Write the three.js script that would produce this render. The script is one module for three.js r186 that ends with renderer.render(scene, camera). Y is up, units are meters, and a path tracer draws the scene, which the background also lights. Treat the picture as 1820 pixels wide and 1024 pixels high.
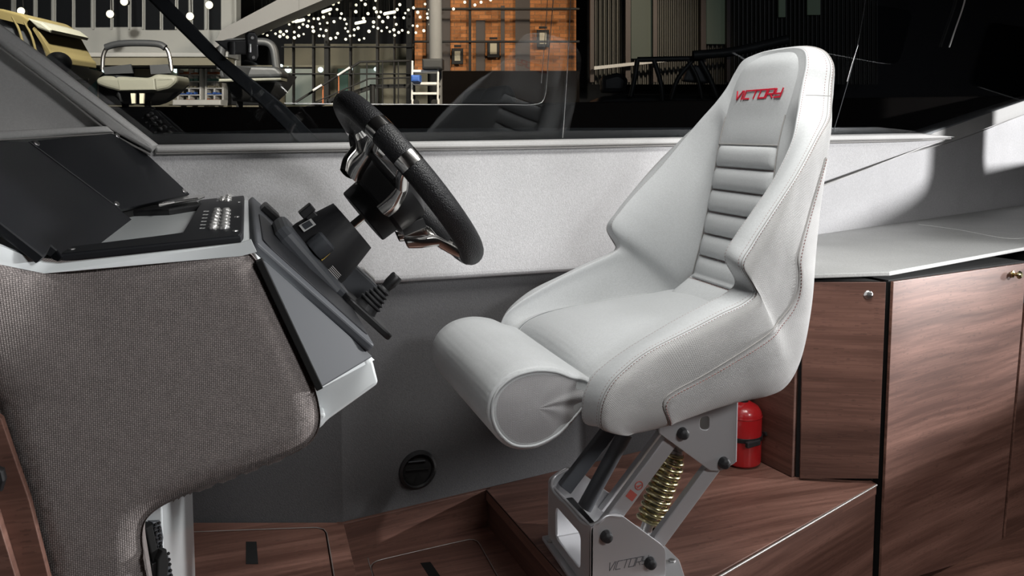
import * as THREE from 'three';
import { mergeGeometries, mergeVertices, toCreasedNormals } from 'three/addons/utils/BufferGeometryUtils.js';
import { RoundedBoxGeometry } from 'three/addons/geometries/RoundedBoxGeometry.js';
import { TessellateModifier } from 'three/addons/modifiers/TessellateModifier.js';
import { ConvexGeometry } from 'three/addons/geometries/ConvexGeometry.js';
import { RectAreaLightUniformsLib } from 'three/addons/lights/RectAreaLightUniformsLib.js';

// ------------------------------------------------------------------ camera, light, exposure
const scene = new THREE.Scene();
scene.background = new THREE.Color(0x000000);
const V = (x, y, z) => new THREE.Vector3(x, y, z);
const FOC = 1400, PX = 910, PY = 342, PSI = 18.6 * Math.PI / 180, TH = Math.atan(0.08);
const EYE = V(0, 0.94, 0), UPV = V(0, 1, 0);
const FH = V(Math.sin(PSI), 0, -Math.cos(PSI)), RT = V(Math.cos(PSI), 0, Math.sin(PSI));
const FW = FH.clone().multiplyScalar(Math.cos(TH)).addScaledVector(UPV, -Math.sin(TH));
const UC = UPV.clone().multiplyScalar(Math.cos(TH)).addScaledVector(FH, Math.sin(TH));
const camera = new THREE.PerspectiveCamera(2 * Math.atan(512 / FOC) * 180 / Math.PI, 1820 / 1024, 0.05, 80);
camera.position.copy(EYE);
camera.lookAt(EYE.clone().add(FW));
camera.setViewOffset(1820, 1024, 0, 170, 1820, 1024);
camera.updateProjectionMatrix();

const renderer = new THREE.WebGLRenderer({ antialias: true });
renderer.toneMapping = THREE.LinearToneMapping;
renderer.toneMappingExposure = 1.0;
renderer.shadowMap.enabled = true;
RectAreaLightUniformsLib.init();
function rectLight(pos, target, w, h, color, intensity) {
  const l = new THREE.RectAreaLight(color, intensity, w, h);
  l.position.copy(pos); l.lookAt(target); scene.add(l); return l;
}
function spot(pos, target, color, intensity, angle, pen, radius) {
  const l = new THREE.SpotLight(color, intensity, 0, angle, pen, 2);
  l.position.copy(pos); l.target.position.copy(target); scene.add(l, l.target);
  l.castShadow = true; l.shadow.mapSize.set(2048, 2048); l.shadow.radius = radius; l.shadow.camera.near = 0.2; l.shadow.camera.far = 14;
  return l;
}
function pointLight(pos, color, intensity, radius = 4) {
  const l = new THREE.PointLight(color, intensity, 0, 2);
  l.position.copy(pos); l.castShadow = true; l.shadow.radius = radius; scene.add(l); return l;
}
// overhead area light over the helm seat, through an unseen hatch added for it
rectLight(V(0.88, 2.05, -0.95), V(0.85, 0.6, -1.65), 1.0, 0.55, 0xfbfaf6, 18.4);
// a showroom floodlight behind the boat, reaching in through holes shaped for it in the aft bulkhead
const FLOOD = V(6.5, 1.4, 1.05);
spot(FLOOD, V(1.6, 0.5, -1.9), 0xffffff, 135, 0.62, 0.4, 4);
// added narrow spot brightening the seat back from aft, without a fixture
spot(V(4.1, 0.68, -1.3), V(1.0, 0.56, -1.34), 0xffffff, 42, 0.22, 0.4, 9);
// added fill light over the port side, for the near side of the seat
rectLight(V(1.75, 2.1, 1.5), V(0.9, 0.65, -1.4), 0.9, 0.6, 0xffffff, 45);
// spotlights of the hall beyond the glass, turned to its far walls
const hallSpot = (p, t, c, i, a) => spot(p, t, c, i, a, 0.6, 6);
hallSpot(V(-1.5, 3.9, -8.5), V(-2.5, 1.6, -18), 0xfff4e2, 330, 0.95);
hallSpot(V(3.0, 3.9, -9.5), V(2.0, 1.4, -16), 0xffecd0, 140, 0.9);
hallSpot(V(6.6, 3.9, -10), V(6.2, 2.0, -16), 0xffe6c8, 95, 0.7);
hallSpot(V(9.0, 3.9, -7), V(9.5, 1.6, -14), 0xf4f4ff, 10, 0.9);

// ------------------------------------------------------------------ pixels of the 1820 x 1024 frame to points in the place
const ray = (x, y) => FW.clone().addScaledVector(RT, (x - PX) / FOC).addScaledVector(UC, -(y - PY) / FOC);
const at = (x, y, d) => EYE.clone().addScaledVector(ray(x, y), d);
const onY = (x, y, v) => { const d = ray(x, y); return EYE.clone().addScaledVector(d, (v - EYE.y) / d.y); };
const onZ = (x, y, v) => { const d = ray(x, y); return EYE.clone().addScaledVector(d, (v - EYE.z) / d.z); };
const onPlane = (x, y, p, n) => { const d = ray(x, y); return EYE.clone().addScaledVector(d, p.clone().sub(EYE).dot(n) / d.dot(n)); };
const planeN = (a, b, c) => b.clone().sub(a).cross(c.clone().sub(a)).normalize();
const lerp = (a, b, t) => a + (b - a) * t;
let seed = 7;
const rnd = () => { seed = (seed * 1664525 + 1013904223) >>> 0; return seed / 4294967296; };

// ------------------------------------------------------------------ textures
function hash(i, j, k) { let h = (i * 374761393 + j * 668265263 + k * 974634777) | 0; h = Math.imul(h ^ (h >>> 13), 1274126177); return ((h ^ (h >>> 16)) >>> 0) / 4294967296; }
function vnoise(x, y, px, py, k) {      // value noise, periodic in px, py
  const xi = Math.floor(x), yi = Math.floor(y), fx = x - xi, fy = y - yi;
  const sx = fx * fx * (3 - 2 * fx), sy = fy * fy * (3 - 2 * fy), m = (a, n) => ((a % n) + n) % n;
  const g = (i, j) => hash(m(xi + i, px), m(yi + j, py), k);
  return lerp(lerp(g(0, 0), g(1, 0), sx), lerp(g(0, 1), g(1, 1), sx), sy);
}
function tex(w, h, fn, srgb, mw, mh) {   // mw x mh: size in metres of one repeat
  const d = new Uint8Array(w * h * 4);
  for (let j = 0; j < h; j++) for (let i = 0; i < w; i++) {
    const c = fn(i / w, j / h), o = (j * w + i) * 4;
    if (Array.isArray(c)) { d[o] = c[0]; d[o + 1] = c[1]; d[o + 2] = c[2]; } else d[o] = d[o + 1] = d[o + 2] = c;
    d[o + 3] = 255;
  }
  const t = new THREE.DataTexture(d, w, h, THREE.RGBAFormat);
  t.wrapS = t.wrapT = THREE.RepeatWrapping; t.magFilter = THREE.LinearFilter; t.minFilter = THREE.LinearMipmapLinearFilter;
  t.generateMipmaps = true; t.repeat.set(1 / mw, 1 / mh);
  if (srgb) t.colorSpace = THREE.SRGBColorSpace;
  t.needsUpdate = true; return t;
}
const clamp = v => Math.max(0, Math.min(255, v));
function woodTex(k, base, dark) {
  return tex(1024, 1024, (u, v) => {
    const warp = vnoise(u * 3, v * 5, 3, 5, k) * 0.05;
    const a = vnoise(u * 2, (v + warp) * 24, 2, 24, k + 1), b = vnoise(u * 4, (v + warp) * 90, 4, 90, k + 2);
    const c = vnoise(u * 12, v * 330, 12, 330, k + 3), e = vnoise(u * 2, (v + warp * 2) * 6, 2, 6, k + 4), f = vnoise(u * 60, v * 500, 60, 500, k + 5);
    let t = 0.36 * a + 0.24 * b + 0.2 * c + 0.24 * e; t = Math.max(0, Math.min(1, (t - 0.25) * 1.8));
    const pore = f > 0.8 && c > 0.5 ? 0.86 : 1;
    return [0, 1, 2].map(i => clamp(lerp(dark[i], base[i], t) * pore));
  }, true, 0.9, 0.9);
}
const woodA = woodTex(11, [152, 114, 101], [95, 66, 57]);
const woodB = woodTex(31, [142, 104, 91], [87, 60, 51]);
const weaveH = (u, v, n) => { const x = u * n, y = v * n, i = Math.floor(x), j = Math.floor(y), over = (i + j) % 2; const a = Math.sin(Math.PI * (x - i)), b = Math.sin(Math.PI * (y - j)); return over ? a * (0.55 + 0.45 * b) : b * (0.55 + 0.45 * a) * 0.75; };
const weaveCol = tex(512, 512, (u, v) => { const h = weaveH(u, v, 32), g = hash(Math.floor(u * 32), Math.floor(v * 32), 5), n = vnoise(u * 6, v * 6, 6, 6, 9); const c = 142 + 84 * h + 20 * (g - 0.5) + 10 * (n - 0.5); return [clamp(c), clamp(c * 0.985), clamp(c * 0.975)]; }, true, 0.075, 0.075);
const weaveBump = tex(512, 512, (u, v) => 255 * weaveH(u, v, 32), false, 0.075, 0.075);
const weaveFineCol = tex(512, 512, (u, v) => { const h = weaveH(u, v, 64), n = vnoise(u * 4, v * 4, 4, 4, 19); return clamp(165 + 80 * h + 14 * (n - 0.5)); }, true, 0.1, 0.1);
const vinylBump = tex(512, 512, (u, v) => 255 * (0.6 * weaveH(u, v, 128) + 0.4 * vnoise(u * 90, v * 90, 90, 90, 3)), false, 0.12, 0.12);
const vinylCol = tex(512, 512, (u, v) => { const c = 240 + 10 * (vnoise(u * 120, v * 120, 120, 120, 3) - 0.5) + 10 * (vnoise(u * 3, v * 3, 3, 3, 4) - 0.5); return clamp(c); }, true, 0.25, 0.25);
const clothCol = tex(512, 512, (u, v) => { const c = 232 + 26 * (vnoise(u * 220, v * 160, 220, 160, 3) - 0.5) + 8 * (vnoise(u * 5, v * 5, 5, 5, 4) - 0.5); return [clamp(c), clamp(c * 0.995), clamp(c * 0.995)]; }, true, 0.35, 0.35);
const clothBump = tex(512, 512, (u, v) => 255 * vnoise(u * 200, v * 150, 200, 150, 13), false, 0.3, 0.3);
const leatherBump = tex(512, 512, (u, v) => {   // pebbled grain
  let m = 9; const n = 40, x = u * n, y = v * n, xi = Math.floor(x), yi = Math.floor(y);
  for (let a = -1; a <= 1; a++) for (let b = -1; b <= 1; b++) { const i = xi + a, j = yi + b, p = ((i % n) + n) % n, q = ((j % n) + n) % n; const dx = i + hash(p, q, 1) - x, dy = j + hash(p, q, 2) - y; m = Math.min(m, dx * dx + dy * dy); }
  return 255 * Math.max(0, 1 - m * 1.3);
}, false, 0.1, 0.1);
const brickCol = tex(512, 512, (u, v) => {
  const rows = 16, cols = 6, r = Math.floor(v * rows), x = u * cols + (r % 2) * 0.5, c = Math.floor(x), fx = x - c, fy = v * rows - r;
  if (fx < 0.05 || fy < 0.12) return [120, 95, 72];
  const g = hash(c % cols, r, 3), n = vnoise(u * 60, v * 60, 60, 60, 6);
  return [clamp(158 + 50 * (g - 0.5) + 20 * n), clamp(103 + 36 * (g - 0.5) + 14 * n), clamp(62 + 24 * (g - 0.5) + 8 * n)];
}, true, 1.5, 1.25);

// ------------------------------------------------------------------ materials
const C3 = (r, g, b) => new THREE.Color().setRGB(r, g, b);
const mat = (o) => new THREE.MeshStandardMaterial(o);
const M = {
  wall: mat({ color: C3(0.66, 0.66, 0.672), map: clothCol, bumpMap: clothBump, bumpScale: 0.0004, roughness: 0.92 }),
  headliner: mat({ color: C3(0.06, 0.06, 0.065), roughness: 0.9 }),
  lining: mat({ color: C3(0.115, 0.115, 0.12), map: clothCol, bumpMap: clothBump, bumpScale: 0.0004, roughness: 0.92 }),  // grey lining fabric, its colour darkened for shade below the padded panel
  trim: mat({ color: C3(0.62, 0.61, 0.60), map: vinylCol, bumpMap: vinylBump, bumpScale: 0.0002, roughness: 0.55 }),
  soffit: mat({ color: C3(0.2, 0.2, 0.2), roughness: 0.9 }),
  piping: mat({ color: C3(0.30, 0.29, 0.28), roughness: 0.7 }),
  vinyl: mat({ color: C3(0.56, 0.575, 0.585), map: vinylCol, bumpMap: vinylBump, bumpScale: 0.00025, roughness: 0.5 }),
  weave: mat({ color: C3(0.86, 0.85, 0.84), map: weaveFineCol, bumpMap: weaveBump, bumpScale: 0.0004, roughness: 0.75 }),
  weaveShaded: mat({ color: C3(0.56, 0.55, 0.56), map: weaveFineCol, bumpMap: weaveBump, bumpScale: 0.0004, roughness: 0.75 }),  // shaded copy of weave: the dim roll ends are put into the colour
  console: mat({ color: C3(0.59, 0.535, 0.525), map: weaveCol, bumpMap: weaveBump, bumpScale: 0.0008, roughness: 0.62 }),
  stitch: mat({ color: C3(0.24, 0.12, 0.11), roughness: 0.8 }),
  seamDark: mat({ color: C3(0.05, 0.05, 0.05), roughness: 0.9 }),
  red: mat({ color: C3(0.6, 0.015, 0.04), roughness: 0.5 }),
  gel: new THREE.MeshPhysicalMaterial({ color: C3(0.84, 0.88, 0.89), roughness: 0.28, clearcoat: 0.6, clearcoatRoughness: 0.15 }),
  blackPanel: mat({ color: C3(0.009, 0.01, 0.013), roughness: 0.5 }),
  greyPlastic: mat({ color: C3(0.075, 0.08, 0.09), roughness: 0.5 }),
  black: mat({ color: C3(0.012, 0.012, 0.013), roughness: 0.45 }),
  matte: mat({ color: C3(0.006, 0.006, 0.006), roughness: 0.9 }),
  leather: mat({ color: C3(0.018, 0.018, 0.02), bumpMap: leatherBump, bumpScale: 0.0007, roughness: 0.48 }),
  rubber: mat({ color: C3(0.02, 0.02, 0.022), roughness: 0.6 }),
  chrome: mat({ color: C3(0.88, 0.86, 0.83), metalness: 1, roughness: 0.17 }),
  switchMetal: mat({ color: C3(0.8, 0.79, 0.77), metalness: 0.7, roughness: 0.3 }),
  steel: mat({ color: C3(0.62, 0.61, 0.60), metalness: 1, roughness: 0.32 }),
  alu: mat({ color: C3(0.6, 0.6, 0.615), metalness: 0.5, roughness: 0.36 }),
  gold: mat({ color: C3(0.62, 0.56, 0.33), metalness: 1, roughness: 0.24 }),
  woodA: mat({ map: woodA, color: C3(0.86, 0.85, 0.85), roughness: 0.45 }),
  woodB: mat({ map: woodB, color: C3(0.86, 0.85, 0.85), roughness: 0.48 }),
  woodFloorLit: mat({ map: woodA, color: C3(1.0, 0.98, 0.97), roughness: 0.42 }),  // brighter copy of woodA, stronger light on the floors put into its colour
  woodEdge: mat({ color: C3(0.42, 0.40, 0.38), roughness: 0.4, metalness: 0.6 }),
  counter: mat({ color: C3(0.6, 0.61, 0.6), map: clothCol, roughness: 0.55 }),
  extRed: new THREE.MeshPhysicalMaterial({ color: C3(0.42, 0.012, 0.015), roughness: 0.3, clearcoat: 0.6 }),
  white: mat({ color: C3(0.75, 0.75, 0.74), roughness: 0.6 }),
  yellow: mat({ color: C3(0.75, 0.48, 0.04), roughness: 0.5 }),
  stickerRed: mat({ color: C3(0.45, 0.10, 0.08), roughness: 0.5 }),
  glass: new THREE.MeshPhysicalMaterial({ color: C3(0.8, 0.82, 0.84), transmission: 1, thickness: 0, roughness: 0.0, ior: 1.5 }),
  clear: new THREE.MeshPhysicalMaterial({ color: C3(0.9, 0.95, 0.95), transmission: 1, thickness: 0, roughness: 0.05, ior: 1.45 }),
  hallWall: mat({ color: C3(0.50, 0.51, 0.50), roughness: 0.9 }),
  hallDark: mat({ color: C3(0.02, 0.022, 0.026), roughness: 0.8 }),
  hallBeige: mat({ color: C3(0.40, 0.37, 0.28), roughness: 0.9 }),
  hallPane: mat({ color: C3(0.015, 0.017, 0.02), roughness: 0.2 }),
  mullion: mat({ color: C3(0.012, 0.012, 0.012), roughness: 0.8 }),
  brick: mat({ map: brickCol, color: C3(0.9, 0.9, 0.9), roughness: 0.95 }),
  dimWindow: mat({ color: C3(0.04, 0.045, 0.035), emissive: C3(0.6, 0.8, 0.55), emissiveIntensity: 0.04, roughness: 0.7 }),
  corr: mat({ color: C3(0.055, 0.055, 0.048), roughness: 0.6, metalness: 0.2 }),
  teal: mat({ color: C3(0.18, 0.36, 0.32), roughness: 0.6 }),
  bulwark: new THREE.MeshPhysicalMaterial({ color: C3(0.006, 0.005, 0.0045), roughness: 1, specularIntensity: 0 }),
  brown: mat({ color: C3(0.035, 0.024, 0.02), roughness: 0.6 }),
  boatWhite: mat({ color: C3(0.16, 0.16, 0.13), roughness: 0.4 }),
  boatDark: mat({ color: C3(0.03, 0.032, 0.035), roughness: 0.5 }),
  canopy: mat({ color: C3(0.075, 0.058, 0.016), roughness: 0.9 }),
  orange: mat({ color: C3(0.40, 0.12, 0.04), roughness: 0.6 }),
  blue: mat({ color: C3(0.05, 0.14, 0.5), roughness: 0.5 }),
  lamp: mat({ color: C3(0.8, 0.8, 0.75), emissive: C3(1, 0.9, 0.62), emissiveIntensity: 1.7, roughness: 0.6 }),
  lampCool: mat({ color: C3(0.8, 0.8, 0.75), emissive: C3(0.85, 1, 0.92), emissiveIntensity: 2.0, roughness: 0.6 }),
  litWindow: mat({ color: C3(0.3, 0.3, 0.26), emissive: C3(0.75, 0.85, 0.68), emissiveIntensity: 0.22, roughness: 0.7 }),
};

// ------------------------------------------------------------------ object helpers
const used = {};
function numbered(n) { used[n] = (used[n] || 0) + 1; return used[n] === 1 ? n : `${n}_${String(used[n] - 1).padStart(3, '0')}`; }
function thing(name, label, category, base, group) {
  const o = new THREE.Group(); o.name = numbered(name); o.position.copy(base); o.userData = { label, category };
  if (group) o.userData.group = group;
  scene.add(o); return o;
}
function worldPos(o) { const p = V(0, 0, 0); while (o && o !== scene) { p.add(o.position); o = o.parent; } return p; }
function part(parent, name, geo, m, extra) {      // geo in world coordinates
  const b = worldPos(parent); const g = geo; if (b.lengthSq() > 0) g.translate(-b.x, -b.y, -b.z);
  const o = new THREE.Mesh(g, m); o.name = name; o.castShadow = o.receiveShadow = true; if (extra) Object.assign(o.userData, extra); parent.add(o); return o;
}
function struct(name, geo, m, extra) {
  const o = new THREE.Mesh(geo, m); o.name = numbered(name); o.castShadow = o.receiveShadow = true; o.userData = Object.assign({ kind: 'structure' }, extra); scene.add(o); return o;
}
function single(name, label, category, geo, m, group) {   // a thing of one mesh, its base at its own box
  geo.computeBoundingBox(); const bb = geo.boundingBox, c = V((bb.min.x + bb.max.x) / 2, bb.min.y, (bb.min.z + bb.max.z) / 2);
  geo.translate(-c.x, -c.y, -c.z);
  const o = new THREE.Mesh(geo, m); o.name = numbered(name); o.position.copy(c); o.castShadow = o.receiveShadow = true; o.userData = { label, category }; if (group) o.userData.group = group; scene.add(o); return o;
}
function metreUV(g0) {
  const g = g0.index ? g0.toNonIndexed() : g0, p = g.attributes.position, n = p.count, uv = new Float32Array(n * 2);
  const a = V(), b = V(), c = V();
  for (let i = 0; i < n; i += 3) {
    a.fromBufferAttribute(p, i); b.fromBufferAttribute(p, i + 1); c.fromBufferAttribute(p, i + 2);
    const q = b.clone().sub(a).cross(c.clone().sub(a)), x = Math.abs(q.x), y = Math.abs(q.y), z = Math.abs(q.z);
    for (let k = 0; k < 3; k++) { const w = [a, b, c][k]; const [u, v] = y >= x && y >= z ? [w.x, w.z] : x > z ? [w.z, w.y] : [w.x, w.y]; uv[(i + k) * 2] = u; uv[(i + k) * 2 + 1] = v; }
  }
  g.setAttribute('uv', new THREE.BufferAttribute(uv, 2)); return g;
}
function merge(list) {
  const l = list.map(g => { const q = g.index ? g.toNonIndexed() : g; for (const k of Object.keys(q.attributes)) if (!['position', 'normal', 'uv'].includes(k)) q.deleteAttribute(k); return q; });
  return mergeGeometries(l);
}
function roundPoly(P, r) {               // [[x,y]|[x,y,r]] with rounded corners to a Shape
  const n = P.length, s = new THREE.Shape();
  for (let i = 0; i < n; i++) {
    const a = P[(i + n - 1) % n], b = P[i], c = P[(i + 1) % n], rr = b[2] ?? r;
    const la = Math.hypot(a[0] - b[0], a[1] - b[1]), lc = Math.hypot(c[0] - b[0], c[1] - b[1]);
    const da = Math.min(rr, la * 0.45) / la, dc = Math.min(rr, lc * 0.45) / lc;
    const p = [b[0] + (a[0] - b[0]) * da, b[1] + (a[1] - b[1]) * da], q = [b[0] + (c[0] - b[0]) * dc, b[1] + (c[1] - b[1]) * dc];
    if (i === 0) s.moveTo(p[0], p[1]); else s.lineTo(p[0], p[1]);
    if (rr > 0) s.quadraticCurveTo(b[0], b[1], q[0], q[1]);
  }
  s.closePath(); return s;
}
// a flat plate whose front face has the outline pts (3D, coplanar), going back along -n by t
function slab(pts, n, t, o = {}) {
  const w = n.clone().normalize(); let u = V(-w.z, 0, w.x).negate(); if (u.lengthSq() < 1e-4) u = V(1, 0, 0); u.normalize();
  if (Math.abs(w.y) > 0.98) u = V(1, 0, 0).addScaledVector(w, -w.x).normalize();
  const v = w.clone().cross(u), O = pts[0];
  const to2 = p => { const d = p.clone().sub(O); return [d.dot(u), d.dot(v)]; };
  const sh = roundPoly(pts.map((p, i) => { const q = to2(p); if (o.radii) q.push(o.radii[i]); return q; }), o.r || 0);
  for (const h of (o.holes || [])) { const hp = roundPoly(h.map(to2), o.hr || 0); sh.holes.push(new THREE.Path(hp.getPoints(6))); }
  const b = Math.min(o.bevel ?? 0.002, t * 0.49);
  const g = new THREE.ExtrudeGeometry(sh, { depth: Math.max(1e-4, t - 2 * b), bevelEnabled: b > 0, bevelSize: b, bevelThickness: b, bevelOffset: -b, bevelSegments: o.segs ?? 2, curveSegments: o.curve ?? 6 });
  g.translate(0, 0, -(t - b));
  const m = new THREE.Matrix4().makeBasis(u, v, w).setPosition(O); g.applyMatrix4(m);
  return o.smooth ? metreUV(toCreasedNormals(g, 0.7)) : metreUV(g);
}
function box(c, sx, sy, sz, r = 0.003, rotY = 0) { const g = r > 0 ? new RoundedBoxGeometry(sx, sy, sz, 2, Math.min(r, sx * .49, sy * .49, sz * .49)) : new THREE.BoxGeometry(sx, sy, sz); if (rotY) g.rotateY(rotY); g.translate(c.x, c.y, c.z); return metreUV(g); }
function tube(pts, r, closed = false, seg, rad = 8) { const c = new THREE.CatmullRomCurve3(pts, closed, 'centripetal'); return new THREE.TubeGeometry(c, seg ?? pts.length * 6, r, rad, closed); }
function bar(a, b, r, rad = 10) { const d = b.clone().sub(a), g = new THREE.CylinderGeometry(r, r, d.length(), rad); g.applyQuaternion(new THREE.Quaternion().setFromUnitVectors(UPV, d.clone().normalize())); g.translate((a.x + b.x) / 2, (a.y + b.y) / 2, (a.z + b.z) / 2); return g; }
function beam(a, b, w, t, side) {        // rectangular bar from a to b, width w across (perpendicular to side), thickness t along side
  const d = b.clone().sub(a), L = d.length(); d.normalize(); const s = side.clone().addScaledVector(d, -side.dot(d)).normalize(), v = d.clone().cross(s);
  const g = new RoundedBoxGeometry(w, L, t, 2, Math.min(w, t) * 0.15); g.applyMatrix4(new THREE.Matrix4().makeBasis(v, d, s).setPosition(a.clone().add(b).multiplyScalar(0.5))); return metreUV(g);
}
function lathe(prof, o, axis, seg = 40) { // prof [[r, t]...] along axis from o
  const g = new THREE.LatheGeometry(prof.map(p => new THREE.Vector2(Math.max(p[0], 1e-5), p[1])), seg);
  g.applyQuaternion(new THREE.Quaternion().setFromUnitVectors(UPV, axis.clone().normalize())); g.translate(o.x, o.y, o.z); return toCreasedNormals(g, 0.6);
}
function disc(c, n, r, t, seg = 24, bev = 0.2) { return lathe([[0, t], [r * (1 - bev), t], [r * (1 - bev * .3), t * .8], [r, t * .4], [r, 0], [0, 0]], c, n, seg); }
// smooth surface through rows of control points
const cr = (a, b, c, d, t) => 0.5 * (2 * b + (c - a) * t + (2 * a - 5 * b + 4 * c - d) * t * t + (3 * b - a - 3 * c + d) * t * t * t);
function crRow(row, t) { const n = row.length - 1, x = Math.max(0, Math.min(n - 1e-9, t * n)), i = Math.floor(x), f = x - i, g = k => row[Math.max(0, Math.min(n, k))]; const A = g(i - 1), B = g(i), Cc = g(i + 1), D = g(i + 2); return V(cr(A.x, B.x, Cc.x, D.x, f), cr(A.y, B.y, Cc.y, D.y, f), cr(A.z, B.z, Cc.z, D.z, f)); }
class Surf { constructor(rows) { this.rows = rows; } eval(s, t) { return crRow(this.rows.map(r => crRow(r, s)), t); }
  normal(s, t) { const e = 1e-3, a = this.eval(Math.min(1, s + e), t).sub(this.eval(Math.max(0, s - e), t)), b = this.eval(s, Math.min(1, t + e)).sub(this.eval(s, Math.max(0, t - e))); return a.cross(b).normalize(); }
  geo(ns, nt, s0 = 0, s1 = 1, flip = false) {
    const pos = [], uv = [], idx = [], G = [];
    for (let i = 0; i <= ns; i++) { const s = lerp(s0, s1, i / ns), rr = this.rows.map(r => crRow(r, s)); const L = []; for (let j = 0; j <= nt; j++) L.push(crRow(rr, j / nt)); G.push(L); }
    const mid = nt >> 1; let su = 0;
    for (let i = 0; i <= ns; i++) { if (i) su += G[i][mid].distanceTo(G[i - 1][mid]); let sv = 0; const vs = [0]; for (let j = 1; j <= nt; j++) { sv += G[i][j].distanceTo(G[i][j - 1]); vs.push(sv); } for (let j = 0; j <= nt; j++) { pos.push(G[i][j].x, G[i][j].y, G[i][j].z); uv.push(su, vs[j] - vs[mid]); } }
    for (let i = 0; i < ns; i++) for (let j = 0; j < nt; j++) { const a = i * (nt + 1) + j, b = a + 1, c = a + nt + 1, d = c + 1; if (flip) idx.push(a, c, b, b, c, d); else idx.push(a, b, c, b, d, c); }
    const g = new THREE.BufferGeometry(); g.setAttribute('position', new THREE.Float32BufferAttribute(pos, 3)); g.setAttribute('uv', new THREE.Float32BufferAttribute(uv, 2)); g.setIndex(idx); g.computeVertexNormals(); return g;
  } }
function stitches(pts, len = 0.004, gap = 0.0025, r = 0.0007) {   // dashes along a polyline
  const c = new THREE.CatmullRomCurve3(pts, false, 'centripetal'), L = c.getLength(), n = Math.floor(L / (len + gap)), list = [];
  const P = c.getSpacedPoints(n * 2);
  for (let i = 0; i < n; i++) { const a = P[2 * i], b = P[2 * i + 1]; if (a.distanceTo(b) < 1e-5) continue; list.push(bar(a, b, r, 5)); }
  return merge(list);
}

// ------------------------------------------------------------------ the cabin: hull side, glass, floors
const WA = V(0.197, 0, -1.856), WN = V(0.165, 0, 0.986).normalize(), WD = V(0.986, 0, -0.165).normalize();
const wp = (x, y, off = 0) => onPlane(x, y, WA.clone().addScaledVector(WN, off), WN);
const wxy = (s, y, off = 0) => WA.clone().addScaledVector(WD, s).addScaledVector(WN, off).setY(y);
const WTOP = 0.563, AP = onY(1451, 417, WTOP), AQ = onY(1820, 364, WTOP), AD = AQ.clone().sub(AP).normalize(), AN = V(-AD.z, 0, AD.x).normalize();
const ap = (x, y, off = 0) => onPlane(x, y, AP.clone().addScaledVector(AN, off), AN);
const wpoly = (off, L) => L.map(([x, y]) => wp(x, y, off));

{
  // lower hull lining, with the kink towards the bow
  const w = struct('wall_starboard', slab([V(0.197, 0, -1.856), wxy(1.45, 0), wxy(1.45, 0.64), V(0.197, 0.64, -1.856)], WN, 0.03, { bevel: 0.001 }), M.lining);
  const kN = V(-0.404, 0, 1.097).normalize();
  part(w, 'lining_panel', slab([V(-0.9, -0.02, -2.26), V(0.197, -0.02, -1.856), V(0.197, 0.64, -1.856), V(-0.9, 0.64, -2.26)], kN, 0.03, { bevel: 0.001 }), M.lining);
  // padded upper panel
  part(w, 'padded_panel', slab(wpoly(0.04, [[236, 262], [236, 534], [1450, 458], [1455, 331], [1692, 244]]), WN, 0.045, { bevel: 0.03, segs: 7, smooth: true }), M.wall, { label: 'light grey padded side panel with a rounded lower edge' });
  // sill roll and its piping
  part(w, 'sill_roll', slab(wpoly(0.055, [[274, 258.5], [900, 250], [1640, 237], [1700, 243.5], [1640, 248.5], [900, 262.5], [277, 272]]), WN, 0.09, { bevel: 0.008, segs: 5, smooth: true }), M.trim);
  const pl = wpoly(0.052, [[277, 273], [600, 268], [900, 264], [1300, 256.5], [1640, 249.5], [1690, 246]]);
  part(w, 'piping', tube(pl, 0.0022, false, 60), M.piping);
  part(w, 'piping', tube(wpoly(0.056, [[280, 269.5], [600, 264.7], [900, 260.7], [1300, 253], [1640, 247]]), 0.0012, false, 60), M.piping);
  // forward sloping sill beam along the side window, and the lining under it
  part(w, 'sill_beam', slab(wpoly(0.07, [[-60, -4], [0, 42], [88, 105], [283, 258], [271, 271], [197, 231], [0, 79], [-60, 33]]), WN, 0.1, { bevel: 0.013, segs: 6, smooth: true }), M.trim);
  part(w, 'piping', tube(wpoly(0.055, [[-60, 40], [0, 85], [100, 160], [197, 236], [268, 275]]), 0.0022, false, 40), M.piping);
  part(w, 'lining_panel', slab(wpoly(0.02, [[-60, 20], [10, 70], [215, 235], [205, 262], [-60, 262]]), WN, 0.03, { bevel: 0.001 }), M.trim);
  part(w, 'dash_roll', slab(wpoly(0.075, [[-60, 236], [0, 232.5], [190, 224], [203, 235.5], [0, 247.5], [-60, 251]]), WN, 0.08, { bevel: 0.006, segs: 4, smooth: true }), M.trim);
  part(w, 'piping', tube(wpoly(0.07, [[-60, 252], [0, 248.5], [202, 237.5]]), 0.0018, false, 20), M.piping);
}
{
  const w = struct('wall_aft_quarter', slab([[1380, 445], [1900, 352], [1900, 160], [1690, 243], [1455, 332], [1380, 352]].map(([x, y]) => ap(x, y)), AN, 0.03, { bevel: 0.001 }), M.wall);
  part(w, 'sill_beam', slab([[1610, 248.5], [1655, 234], [1900, 153], [1900, 175], [1705, 246], [1640, 262]].map(([x, y]) => ap(x, y, 0.03)), AN, 0.09, { bevel: 0.007, segs: 4, smooth: true }), M.trim);
  part(w, 'piping', tube([[1600, 276], [1705, 247.5], [1820, 203.5], [1900, 176]].map(([x, y]) => ap(x, y, 0.02)), 0.002, false, 30), M.piping);
  part(w, 'padded_edge', slab([[1440, 341], [1458, 331], [1692, 243.5], [1640, 262], [1458, 334]].map(([x, y]) => wp(x, y, 0.03)), WN, 0.02, { bevel: 0.002 }), M.trim);
}
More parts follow.
